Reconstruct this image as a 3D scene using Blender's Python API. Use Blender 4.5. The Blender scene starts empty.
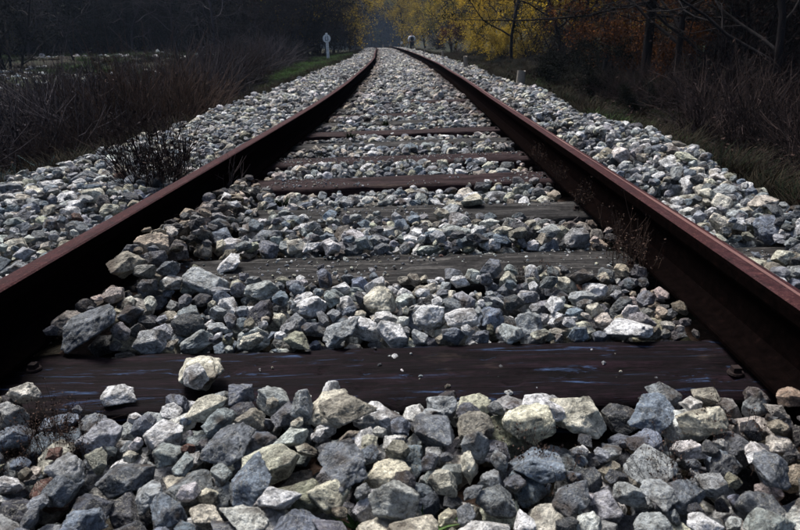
import bpy, bmesh, math, random
import numpy as np
from mathutils import Matrix, Vector, noise, Euler

rnd = random.Random(7)
rng = np.random.default_rng(7)
S = bpy.context.scene
C = S.collection

# ------------------------------------------------------------------ camera
CAM_X, CAM_H, PITCH, YAW, ROLL = 0.131, 0.423, 0.3375, 0.0349, 0.0376
cam = bpy.data.cameras.new('camera')
cam.lens = 27.9; cam.sensor_width = 36; cam.clip_start = 0.05; cam.clip_end = 3000
cam.dof.use_dof = True; cam.dof.focus_distance = 1.9; cam.dof.aperture_fstop = 14
camo = bpy.data.objects.new('camera', cam); C.objects.link(camo)
_r0 = Vector((math.cos(YAW), math.sin(YAW), 0)); _f0 = Vector((-math.sin(YAW), math.cos(YAW), 0)); _z = Vector((0, 0, 1))
_F = _f0 * math.cos(PITCH) - _z * math.sin(PITCH); _U = _f0 * math.sin(PITCH) + _z * math.cos(PITCH)
_R = _r0 * math.cos(ROLL) - _U * math.sin(ROLL); _U = _r0 * math.sin(ROLL) + _U * math.cos(ROLL)
M = Matrix((_R, _U, -_F)).transposed().to_4x4(); M.translation = Vector((CAM_X, 0, CAM_H))
camo.matrix_world = M
S.camera = camo

# ------------------------------------------------------------------ light
SUN_EL, SUN_AZ = math.radians(58), math.radians(-38)      # azimuth from +Y (along the track) towards +X
W = bpy.data.worlds.new('World'); S.world = W; W.use_nodes = True
nt = W.node_tree; bg = nt.nodes['Background']
sky = nt.nodes.new('ShaderNodeTexSky'); sky.sky_type = 'NISHITA'; sky.sun_disc = False
sky.sun_elevation = SUN_EL; sky.sun_rotation = SUN_AZ; sky.air_density = 1.0; sky.dust_density = 4.0; sky.ozone_density = 1.0
nt.links.new(sky.outputs[0], bg.inputs[0]); bg.inputs[1].default_value = 0.052
sl = bpy.data.lights.new('sun', 'SUN'); sl.energy = 2.0; sl.angle = math.radians(20); sl.color = (1, 0.97, 0.93)
so = bpy.data.objects.new('sun', sl); C.objects.link(so)
_sd = Vector((math.sin(SUN_AZ) * math.cos(SUN_EL), math.cos(SUN_AZ) * math.cos(SUN_EL), math.sin(SUN_EL)))
so.rotation_euler = _sd.to_track_quat('Z', 'Y').to_euler(); so.location = _sd * 50
S.view_settings.view_transform = 'Standard'; S.view_settings.look = 'None'
S.view_settings.exposure = 1.78; S.view_settings.gamma = 1
S.render.engine = 'CYCLES'
S.cycles.max_bounces = 5; S.cycles.diffuse_bounces = 2; S.cycles.glossy_bounces = 2; S.cycles.volume_bounces = 0
S.cycles.transparent_max_bounces = 8; S.cycles.use_denoising = True

# ------------------------------------------------------------------ track line
KD = np.array([-8, 0, 2.3, 5.35, 8.2, 10.1, 12.6, 19.3, 32.4, 67, 110, 160, 260], float)
KX = np.array([.01, .02, .033, .03, 0, -.05, -.11, -.365, -1.07, -3.05, -6.5, -13, -34], float)
KZ = np.array([0, 0, 0, 0, .025, .045, .075, .137, .284, .506, .50, .30, -.2], float)
def _smooth(xs, ys):
    m = np.gradient(ys, xs)
    def f(x):
        x = np.asarray(x, float); i = np.clip(np.searchsorted(xs, x) - 1, 0, len(xs) - 2)
        h = xs[i + 1] - xs[i]; t = np.clip((x - xs[i]) / h, 0, 1)
        return ((2*t**3 - 3*t*t + 1) * ys[i] + (t**3 - 2*t*t + t) * h * m[i] + (-2*t**3 + 3*t*t) * ys[i+1] + (t**3 - t*t) * h * m[i+1])
    return f
cx, cz = _smooth(KD, KX), _smooth(KD, KZ)
GAUGE = .7175 + .026        # centre of each rail head from the centre line

def sstep(a, b, x):
    t = np.clip((x - a) / (b - a), 0, 1); return t * t * (3 - 2 * t)
_ng = rng.random((64, 64))
def vnoise(x, y, sc):
    x = np.asarray(x, float) / sc; y = np.asarray(y, float) / sc
    xi = np.floor(x).astype(int); yi = np.floor(y).astype(int); fx = x - xi; fy = y - yi
    fx = fx*fx*(3-2*fx); fy = fy*fy*(3-2*fy)
    g = lambda a, b: _ng[a % 64, b % 64]
    return (g(xi, yi)*(1-fx)*(1-fy) + g(xi+1, yi)*fx*(1-fy) + g(xi, yi+1)*(1-fx)*fy + g(xi+1, yi+1)*fx*fy) * 2 - 1
def edge_l(D): return 1.86 + .12 * vnoise(D, 3, 1.3) - .15 * sstep(15, 30, D)
def edge_r(D): return 1.28 + .24 * sstep(2.0, 4.0, D) + .10 * vnoise(D, 9, 1.1)
def ground(x, D):
    """height of the soil (also under the ballast)"""
    x = np.asarray(x, float); D = np.asarray(D, float)
    lat = x - cx(D); z0 = cz(D)
    el = edge_l(D); er = edge_r(D)
    dl = -.72 + .38 * sstep(12, 30, D); dr = -.62 + .12 * sstep(20, 60, D)
    ol = -.24 + (dl + .24) * sstep(0, 1, (-lat - el) / 1.15)
    orr = -.24 + (dr + .24) * sstep(0, 1, (lat - er) / 1.0)
    z = z0 + np.where(lat < 0, ol, orr)
    R = np.hypot(x, D)
    far_l = sstep(3, 8, -lat)
    z = z + far_l * (0.95 * sstep(9, 38, R) * (1 - .4 * sstep(10, 30, D) ) ) * sstep(3, 14, -lat)
    out = sstep(1.8, 4, np.abs(lat))
    z = z + out * (.10 * vnoise(x, D, 1.7) + .06 * vnoise(x, D, .6))
    z = z + 0.30 * np.maximum(-lat - 42, 0) * sstep(42, 60, -lat) * .9
    z = z + 0.34 * np.maximum(lat - 9, 0) * sstep(9, 26, lat)
    z = z + 0.55 * np.maximum(D - 185, 0) * sstep(185, 215, D)
    return np.minimum(z, 78)

def gz(x, D): return float(ground(x, D))

# ------------------------------------------------------------------ helpers
def tag(o, label=None, cat=None, group=None, kind=None):
    if label: o['label'] = label
    if cat: o['category'] = cat
    if group: o['group'] = group
    if kind: o['kind'] = kind
    return o
def mk_mesh(name, V, Fc, smooth=False):
    V = np.ascontiguousarray(V, np.float32); Fc = np.ascontiguousarray(Fc, np.int32); k = Fc.shape[1]
    m = bpy.data.meshes.new(name)
    m.vertices.add(len(V)); m.vertices.foreach_set('co', V.ravel())
    m.loops.add(Fc.size); m.loops.foreach_set('vertex_index', Fc.ravel())
    m.polygons.add(len(Fc)); m.polygons.foreach_set('loop_start', np.arange(len(Fc), dtype=np.int32) * k)
    m.update(calc_edges=True)
    m.polygons.foreach_set('use_smooth', np.full(len(Fc), smooth))
    return m
def new_obj(name, mesh, mat=None, parent=None, loc=None, coll=None):
    o = bpy.data.objects.new(name, mesh); (coll or C).objects.link(o)
    if mat and mesh is not None and not mesh.materials: mesh.materials.append(mat)
    if parent: o.parent = parent
    if loc is not None: o.location = loc
    return o
def empty(name, loc, rz=0):
    o = bpy.data.objects.new(name, None); C.objects.link(o); o.location = loc; o.rotation_euler[2] = rz; o.empty_display_size = .2
    return o
def set_mat(o, mat):
    if len(o.data.materials) == 0: o.data.materials.append(mat)
    o.material_slots[0].link = 'OBJECT'; o.material_slots[0].material = mat

class MatB:
    def __init__(s, name, rough=.85, spec=.25):
        s.m = bpy.data.materials.new(name); s.m.use_nodes = True; s.t = s.m.node_tree
        s.b = s.t.nodes['Principled BSDF']; s.b.inputs['Roughness'].default_value = rough
        s.b.inputs['Specular IOR Level'].default_value = spec
    def n(s, t, **kw):
        x = s.t.nodes.new(t)
        for k, v in kw.items():
            if k in x.inputs: x.inputs[k].default_value = v
            else: setattr(x, k, v)
        return x
    def l(s, a, b): s.t.links.new(a, b)
    def coord(s, out='Object', scale=(1, 1, 1), rand=False):
        c = s.n('ShaderNodeTexCoord'); mp = s.n('ShaderNodeMapping'); mp.inputs['Scale'].default_value = scale
        s.l(c.outputs[out], mp.inputs[0])
        if rand:
            oi = s.n('ShaderNodeObjectInfo'); mu = s.n('ShaderNodeMath', operation='MULTIPLY'); mu.inputs[1].default_value = 37
            s.l(oi.outputs['Random'], mu.inputs[0])
            cb = s.n('ShaderNodeCombineXYZ'); s.l(mu.outputs[0], cb.inputs[0]); s.l(mu.outputs[0], cb.inputs[1]); s.l(mu.outputs[0], cb.inputs[2])
            s.l(cb.outputs[0], mp.inputs['Location'])
        return mp.outputs[0]
    def noise(s, vec, scale, detail=6, rough=.6, dist=0):
        x = s.n('ShaderNodeTexNoise'); x.inputs['Scale'].default_value = scale; x.inputs['Detail'].default_value = detail
        x.inputs['Roughness'].default_value = rough; x.inputs['Distortion'].default_value = dist
        s.l(vec, x.inputs['Vector']); return x.outputs['Fac']
    def ramp(s, fac, stops):
        x = s.n('ShaderNodeValToRGB'); e = x.color_ramp.elements
        while len(e) < len(stops): e.new(.5)
        for q, (p, c) in zip(e, stops):
            q.position = p; q.color = (*c, 1) if len(c) == 3 else c
        s.l(fac, x.inputs[0]); return x.outputs[0]
    def mix(s, a, b, fac, mode='MIX'):
        x = s.n('ShaderNodeMix', data_type='RGBA', blend_type=mode)
        for v, i in ((fac, 0), (a, 6), (b, 7)):
            if isinstance(v, (int, float)): x.inputs[i].default_value = v
            elif isinstance(v, tuple): x.inputs[i].default_value = (*v, 1)
            else: s.l(v, x.inputs[i])
        return x.outputs[2]
    def bump(s, h, strength=.5, dist=.01):
        x = s.n('ShaderNodeBump'); x.inputs['Strength'].default_value = strength; x.inputs['Distance'].default_value = dist
        s.l(h, x.inputs['Height']); s.l(x.outputs[0], s.b.inputs['Normal'])
    def col(s, c):
        if isinstance(c, tuple): s.b.inputs['Base Color'].default_value = (*c, 1)
        else: s.l(c, s.b.inputs['Base Color'])
        return s.m
G3 = lambda v: (v, v, v)

# stone
m = MatB('limestone', .8, .3)
at = m.n('ShaderNodeAttribute', attribute_type='INSTANCER', attribute_name='scol')
v = m.coord('Object', rand=True)
n1 = m.noise(v, 1.1, 3, .55); n2 = m.noise(v, 3.2, 8, .68, .6); n3 = m.noise(v, 11, 6, .7); n4 = m.noise(v, 1.9, 5, .6, 2.2)
c = m.mix(at.outputs['Color'], m.ramp(n2, [(.30, G3(.22)), (.42, G3(.62)), (.52, G3(1.12)), (.66, G3(1.7))]), 1, 'MULTIPLY')
c = m.mix(c, m.ramp(n3, [(.36, G3(.42)), (.50, G3(1)), (.66, G3(1.2))]), .9, 'MULTIPLY')
c = m.mix(c, (.60, .58, .50), m.ramp(n4, [(.485, G3(0)), (.50, G3(.55)), (.515, G3(0))]))          # thin calcite veins
c = m.mix(c, (.065, .045, .032), m.ramp(n1, [(.32, G3(.85)), (.46, G3(0))]))
n5 = m.noise(v, 24, 4, .75); c = m.mix(c, m.ramp(n5, [(.36, G3(.45)), (.46, G3(1))]), .8, 'MULTIPLY')                        # soil stains
m.bump(m.mix(n2, n3, .5), .75, .18)
stone_mat = m.col(c)

def leaf_mat(name, c0, c1, c2, trans=.25):
    m = MatB(name, .85, .04)
    g = m.n('ShaderNodeNewGeometry'); oi = m.n('ShaderNodeObjectInfo')
    v = m.coord('Object'); n1 = m.noise(v, .9, 3)
    c = m.ramp(g.outputs['Random Per Island'], [(0, c0), (.5, c1), (1, c2)])
    c = m.mix(c, m.ramp(n1, [(.3, G3(.5)), (.7, G3(1.3))]), 1, 'MULTIPLY')
    m.col(c)
    if trans:
        tr = m.n('ShaderNodeBsdfTranslucent'); m.l(c, tr.inputs[0])
        mx = m.n('ShaderNodeMixShader'); mx.inputs[0].default_value = trans
        m.l(m.b.outputs[0], mx.inputs[1]); m.l(tr.outputs[0], mx.inputs[2])
        m.l(mx.outputs[0], m.t.nodes['Material Output'].inputs[0])
    return m.m
LM = dict(
    yellow=leaf_mat('yellow_leaves', (.16, .115, .02), (.33, .24, .035), (.48, .34, .045), .35),
    gold=leaf_mat('golden_leaves', (.17, .12, .022), (.38, .26, .032), (.56, .38, .04), .35),
    olive=leaf_mat('olive_leaves', (.055, .06, .018), (.11, .11, .028), (.19, .16, .03), .3),
    rust=leaf_mat('rusty_leaves', (.03, .014, .008), (.075, .030, .012), (.17, .065, .018), .2),
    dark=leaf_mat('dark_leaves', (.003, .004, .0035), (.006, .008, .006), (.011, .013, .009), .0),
    needles=leaf_mat('pine_needles', (.005, .010, .008), (.009, .016, .012), (.015, .024, .016), .0),
    brown=leaf_mat('dead_leaves', (.010, .007, .007), (.020, .013, .012), (.036, .022, .019), .1),
    grass=leaf_mat('green_grass', (.028, .055, .018), (.05, .095, .030), (.085, .14, .05), .2),
    drygrass=leaf_mat('dry_grass', (.009, .008, .006), (.020, .017, .011), (.040, .032, .022), .15),
    darkgrass=leaf_mat('dark_grass', (.004, .007, .004), (.008, .013, .007), (.015, .022, .011), .1),
    blue=leaf_mat('blue_green_leaves', (.03, .055, .055), (.06, .10, .10), (.10, .15, .15), .1),
    twig=leaf_mat('dry_twigs', (.011, .009, .010), (.025, .018, .018), (.060, .043, .038), 0),
    greytwig=leaf_mat('grey_twigs', (.022, .019, .022), (.042, .037, .042), (.075, .066, .072), 0),
    palestalk=leaf_mat('pale_dry_stalks', (.06, .045, .045), (.11, .085, .085), (.18, .14, .14), 0),
    redstalk=leaf_mat('reddish_stalks', (.024, .018, .016), (.048, .033, .027), (.09, .058, .045), 0),
)
m = MatB('bark', .9, .1); v = m.coord('Object', (1, 1, .25)); n = m.noise(v, 9, 6)
m.bump(n, .6, .05); bark = m.col(m.ramp(n, [(.3, (.004, .0035, .004)), (.7, (.018, .015, .016))]))
m = MatB('soil', .95, .1); v = m.coord('Object')
n1 = m.noise(v, .35, 5); n2 = m.noise(v, 3.5, 8, .7); n3 = m.noise(v, 18, 5, .7)
c = m.ramp(n2, [(.3, (.005, .004, .003)), (.5, (.012, .010, .007)), (.7, (.028, .022, .014))])
c = m.mix(c, (.016, .028, .010), m.ramp(n1, [(.45, G3(0)), (.6, G3(.7))]))
m.bump(n3, .8, .04); soil = m.col(c)
m = MatB('fine_gravel', .95, .1); v = m.coord('Object'); n2 = m.noise(v, 60, 5, .7)
m.bump(n2, .9, .01); fines = m.col(m.ramp(n2, [(.3, (.012, .008, .006)), (.6, (.045, .029, .022)), (.75, (.12, .09, .075))]))

# ------------------------------------------------------------------ terrain
xs = np.unique(np.concatenate([np.linspace(-170, -20, 60), np.linspace(-20, -5, 50), np.linspace(-5, 5, 101), np.linspace(5, 20, 50), np.linspace(20, 170, 60)]))
ys = np.unique(np.concatenate([np.linspace(-30, -2, 20), np.linspace(-2, 12, 141), np.linspace(12, 40, 120), np.linspace(40, 330, 140)]))
X, Y = np.meshgrid(xs, ys); Z = ground(X, Y)
nx, ny = len(xs), len(ys); i = np.arange((ny - 1) * (nx - 1)); a = (i // (nx - 1)) * nx + i % (nx - 1)
gm = mk_mesh('ground', np.stack([X.ravel(), Y.ravel(), Z.ravel()], 1), np.stack([a, a + 1, a + nx + 1, a + nx], 1), True)
tag(new_obj('ground', gm, soil), kind='structure')

# ------------------------------------------------------------------ ballast shape
SP = .599
SY = [1.165, 1.768, 2.372, 2.975, 3.58, 4.17] + [1.165 + SP * k for k in range(6, 12)]      # far top edge of every sleeper
SW = .235
STOP = -.16
def target(x, D):
    lat = x - cx(D); z = cz(D) - .140 + .022 * vnoise(x, D, .45) + .018 * vnoise(x + 5, D, .17)
    al = np.abs(lat)
    z = z + .050 * sstep(.85, 1.15, al)                             # shoulders heaped a little
    z = z - .030 * sstep(1.7, 2.6, D) * (al < .7)
    z = z - .008 * sstep(.16, .04, np.abs(al - .66)) + (.050 + .028 * sstep(1.25, 1.5, D)) * sstep(.17, .05, np.abs(lat + .66)) * (D < 2.7)                # hollow along the inside of each rail
    z = z - .020 * sstep(.84, .91, D) * (D < 1.0) * (al < .7) - .012 * sstep(2.5, 2.7, D) * (al < .7) * (D < 3.6) + .012 * sstep(.8, .7, D) * (al < .7)
    ov = np.maximum(-lat - edge_l(D), lat - edge_r(D))
    z = z - .62 * np.maximum(ov + .10, 0) - .02 * (ov > -.1)
    return z
NXB, NYB = 120, 700
bx = np.linspace(-2.6, 2.2, NXB); by = np.concatenate([np.linspace(-3, 12, 400), np.linspace(12.2, 120, 300)])
BX, BY = np.meshgrid(bx, by); BX = BX + cx(BY)
low = np.where(BY < 6.2, .105, .03)
BZ = np.maximum(target(BX, BY) - low, ground(BX, BY) - .04)
i = np.arange((NYB - 1) * (NXB - 1)); a = (i // (NXB - 1)) * NXB + i % (NXB - 1)
bm_ = mk_mesh('ballast_bed', np.stack([BX.ravel(), BY.ravel(), BZ.ravel()], 1), np.stack([a, a + 1, a + NXB + 1, a + NXB], 1), True)
tag(new_obj('ballast_bed', bm_, fines), kind='structure')

# ------------------------------------------------------------------ stone shapes
def ico(level):
    b = bmesh.new(); bmesh.ops.create_icosphere(b, subdivisions=level, radius=1)
    b.verts.ensure_lookup_table()
    V = np.array([v.co[:] for v in b.verts]); Fc = np.array([[v.index for v in f.verts] for f in b.faces]); b.free()
    return V / np.linalg.norm(V, axis=1)[:, None], Fc
ICO = {k: ico(k) for k in (2, 3, 5)}
NV = 22
def stone_shape(seed, level):
    r = np.random.default_rng(1000 + seed)
    k = int(r.integers(8, 13))
    N = r.normal(size=(k, 3)); N /= np.linalg.norm(N, axis=1)[:, None]
    for _ in range(30):                                             # spread the facets
        d = N @ N.T; np.fill_diagonal(d, -1); j = d.argmax(1); N -= .05 * N[j]; N /= np.linalg.norm(N, axis=1)[:, None]
    dist = r.uniform(.58, 1.0, k)
    V, Fc = ICO[level]
    p = r.uniform(34, 90)
    q = np.maximum(V @ N.T, 0) / dist
    q2 = ((q ** p).sum(1) + 1e-9) ** (-1 / p)
    q2 = 1.5 - np.logaddexp(0, (1.5 - q2) * 14) / 14 if False else np.minimum(q2, 1.42)
    P = V * q2[:, None]
    o = Vector(tuple(r.uniform(-50, 50, 3)))
    if level >= 3:
        amp = r.uniform(.06, .12)
        dd = np.array([noise.fractal(Vector(tuple(a)) * 1.7 + o, .8, 2.1, 3 if level < 5 else 5) for a in P])
        cr = np.array([abs(noise.noise(Vector(tuple(a)) * 2.6 + o)) for a in P])
        P = P * (1 + amp * dd - .06 * np.clip(.12 - cr, 0, .12) / .12)[:, None]
    s = np.array([1, r.uniform(.66, .92), r.uniform(.48, .80)])
    P = P * s
    P = P / (P[:, 0].max() - P[:, 0].min())                          # about 1 long
    return P, Fc
PROTO = bpy.data.collections.new('stone_shapes')                     # never linked to the scene: only a source of shapes
HI, LO, VERT = [], [], []
for s in range(NV):
    P, Fc = stone_shape(s, 5); VERT.append(stone_shape(s, 3)[0])
    HI.append(mk_mesh('ballast_stone', P, Fc, True))
for s in range(NV):
    P, Fc = stone_shape(s, 3); LO.append(mk_mesh('ballast_stone', P, Fc, False))
for s in range(NV):
    P, Fc = stone_shape(s, 2); LO.append(mk_mesh('ballast_stone', P, Fc, False))
for mm in HI + LO:
    new_obj('shape', mm, stone_mat, coll=PROTO)

def scatter(name, pts, rot, scl, idx, col, coll, kind='stuff'):
    """one object: instances of the shapes in coll on points"""
    me = bpy.data.meshes.new(name); n = len(pts)
    me.vertices.add(n); me.vertices.foreach_set('co', np.ascontiguousarray(pts, np.float32).ravel())
    for nm, ty, arr, f in (('rot', 'FLOAT_VECTOR', rot, 'vector'), ('scl', 'FLOAT_VECTOR', scl, 'vector'), ('scol', 'FLOAT_COLOR', col, 'color')):
        if arr is None: continue
        a = me.attributes.new(nm, ty, 'POINT'); a.data.foreach_set(f, np.ascontiguousarray(arr, np.float32).ravel())
    a = me.attributes.new('idx', 'INT', 'POINT'); a.data.foreach_set('value', np.ascontiguousarray(idx, np.int32))
    o = new_obj(name, me)
    g = bpy.data.node_groups.new(name, 'GeometryNodeTree')
    g.interface.new_socket('Geometry', in_out='INPUT', socket_type='NodeSocketGeometry')
    g.interface.new_socket('Geometry', in_out='OUTPUT', socket_type='NodeSocketGeometry')
    gi = g.nodes.new('NodeGroupInput'); go = g.nodes.new('NodeGroupOutput')
    ip = g.nodes.new('GeometryNodeInstanceOnPoints'); ci = g.nodes.new('GeometryNodeCollectionInfo')
    ci.inputs['Collection'].default_value = coll; ci.inputs['Separate Children'].default_value = True; ci.inputs['Reset Children'].default_value = True
    mp = g.nodes.new('GeometryNodeMeshToPoints')
    def na(nm, dt):
        x = g.nodes.new('GeometryNodeInputNamedAttribute'); x.data_type = dt; x.inputs['Name'].default_value = nm
        return [s for s in x.outputs if s.enabled and s.name == 'Attribute'][0]
    er = g.nodes.new('FunctionNodeEulerToRotation')
    g.links.new(gi.outputs[0], mp.inputs[0]); g.links.new(mp.outputs[0], ip.inputs['Points'])
    g.links.new(ci.outputs[0], ip.inputs['Instance']); ip.inputs['Pick Instance'].default_value = True
    g.links.new(na('idx', 'INT'), ip.inputs['Instance Index'])
    g.links.new(na('rot', 'FLOAT_VECTOR'), er.inputs[0]); g.links.new(er.outputs[0], ip.inputs['Rotation'])
    g.links.new(na('scl', 'FLOAT_VECTOR'), ip.inputs['Scale'])
    g.links.new(ip.outputs[0], go.inputs[0])
    md = o.modifiers.new('scatter', 'NODES'); md.node_group = g
    return o

# ------------------------------------------------------------------ laying the stones
CELL = .006
X0, X1, Y0, Y1 = -2.45, 2.0, .42, 6.2
gx = np.arange(X0, X1, CELL); gy = np.arange(Y0, Y1, CELL)
GX, GY = np.meshgrid(gx, gy); T = target(GX, GY); LAT = GX - cx(GY)
H = np.maximum(T - .10, ground(GX, GY) - .02)
BLOCK = np.abs(np.abs(LAT) - GAUGE) < .040
foot = np.abs(np.abs(LAT) - GAUGE) < .060
H[foot] = np.maximum(H[foot], -.132)
slm = np.zeros_like(H, bool)
for k, yb in enumerate(SY):
    if yb > Y1 + .3: continue
    mk = (GY < yb + .004) & (GY > yb - SW - .002) & (np.abs(LAT) < 1.25)
    H[mk] = np.maximum(H[mk], cz(GY[mk]) + STOP)
    if k == 0: keep = mk & (LAT > -.72) & (LAT < .72)
    elif k == 1: keep = mk & (LAT > -.60) & (LAT < .72)
    elif k == 2: keep = mk & (LAT > -.16) & (LAT < .70)
    elif k == 3: keep = mk & (LAT > -.66) & (LAT < .74)
    elif k == 4: keep = mk & (LAT > -.58) & (LAT < .66)
    else: keep = mk & (vnoise(GX, GY, .35) > (.12 if k < 9 else .25) - .35 * (GX > .1)) & (np.abs(LAT) < .75)
    keep |= mk & (LAT > .80) & (LAT < 1.12) & (vnoise(GX + 3, GY * .5, .6) > -.1)
    slm |= keep
T[slm] = -9
T0 = T.copy()
SIZES = np.array([.022, .031, .041, .051, .063, .077, .092])
ORI = 5
def euler_R(e): return np.array(Euler(e).to_matrix())
prof = {}
def get_prof(v, sz, e):
    P = VERT[v] @ euler_R(e).T * sz
    ix = np.round(P[:, 0] / CELL).astype(int); iy = np.round(P[:, 1] / CELL).astype(int)
    ox, oy = ix.min(), iy.min(); w, h = ix.max() - ox + 1, iy.max() - oy + 1
    top = np.full((h, w), -9.); bot = np.full((h, w), 9.)
    np.maximum.at(top, (iy - oy, ix - ox), P[:, 2]); np.minimum.at(bot, (iy - oy, ix - ox), P[:, 2])
    for _ in range(2):                                                # close pinholes
        hole = top < -8
        if not hole.any(): break
        tp = np.pad(top, 1, constant_values=-9.); bp = np.pad(bot, 1, constant_values=9.)
        nb = [(tp[a:a + h, b:b + w], bp[a:a + h, b:b + w]) for a, b in ((0, 1), (2, 1), (1, 0), (1, 2))]
        cnt = sum((t > -8).astype(int) for t, _b in nb); fill = hole & (cnt >= 3)
        top[fill] = np.max([t for t, _b in nb], 0)[fill]; bot[fill] = np.min([b for _t, b in nb], 0)[fill]
    return ox, oy, w, h, top, bot
for v in range(NV):
    for si, sz in enumerate(SIZES):
        for o in range(ORI):
            e = (rnd.gauss(0, .32), rnd.gauss(0, .32), rnd.uniform(0, 6.283))
            if rnd.random() < .12: e = (rnd.uniform(-1.5, 1.5), rnd.uniform(-1, 1), e[2])
            if rnd.random() < .5: e = (e[0] + math.pi, e[1], e[2])
            prof[v, si, o] = (e,) + get_prof(v, sz, e)
NYG, NXG = H.shape
stones = []                                                          # x, y, z, variant, size, euler, landmark
def rest(pf, cxi, cyi):
    e, ox, oy, w, h, top, bot = pf
    a, b = cyi + oy, cxi + ox
    if a < 0 or b < 0 or a + h > NYG or b + w > NXG: return None
    sub = H[a:a + h, b:b + w]; ok = bot < 8
    if BLOCK[a:a + h, b:b + w][ok].any(): return None
    return (sub - bot)[ok].max(), (a, b, w, h, top)
def put(pf, cxi, cyi, z, info, v, sz, lm=None):
    a, b, w, h, top = info
    H[a:a + h, b:b + w] = np.maximum(H[a:a + h, b:b + w], z + np.where(top > -8, top, -99))
    stones.append([gx[cxi], gy[cyi], z, v, sz, pf[0], lm])

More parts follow.
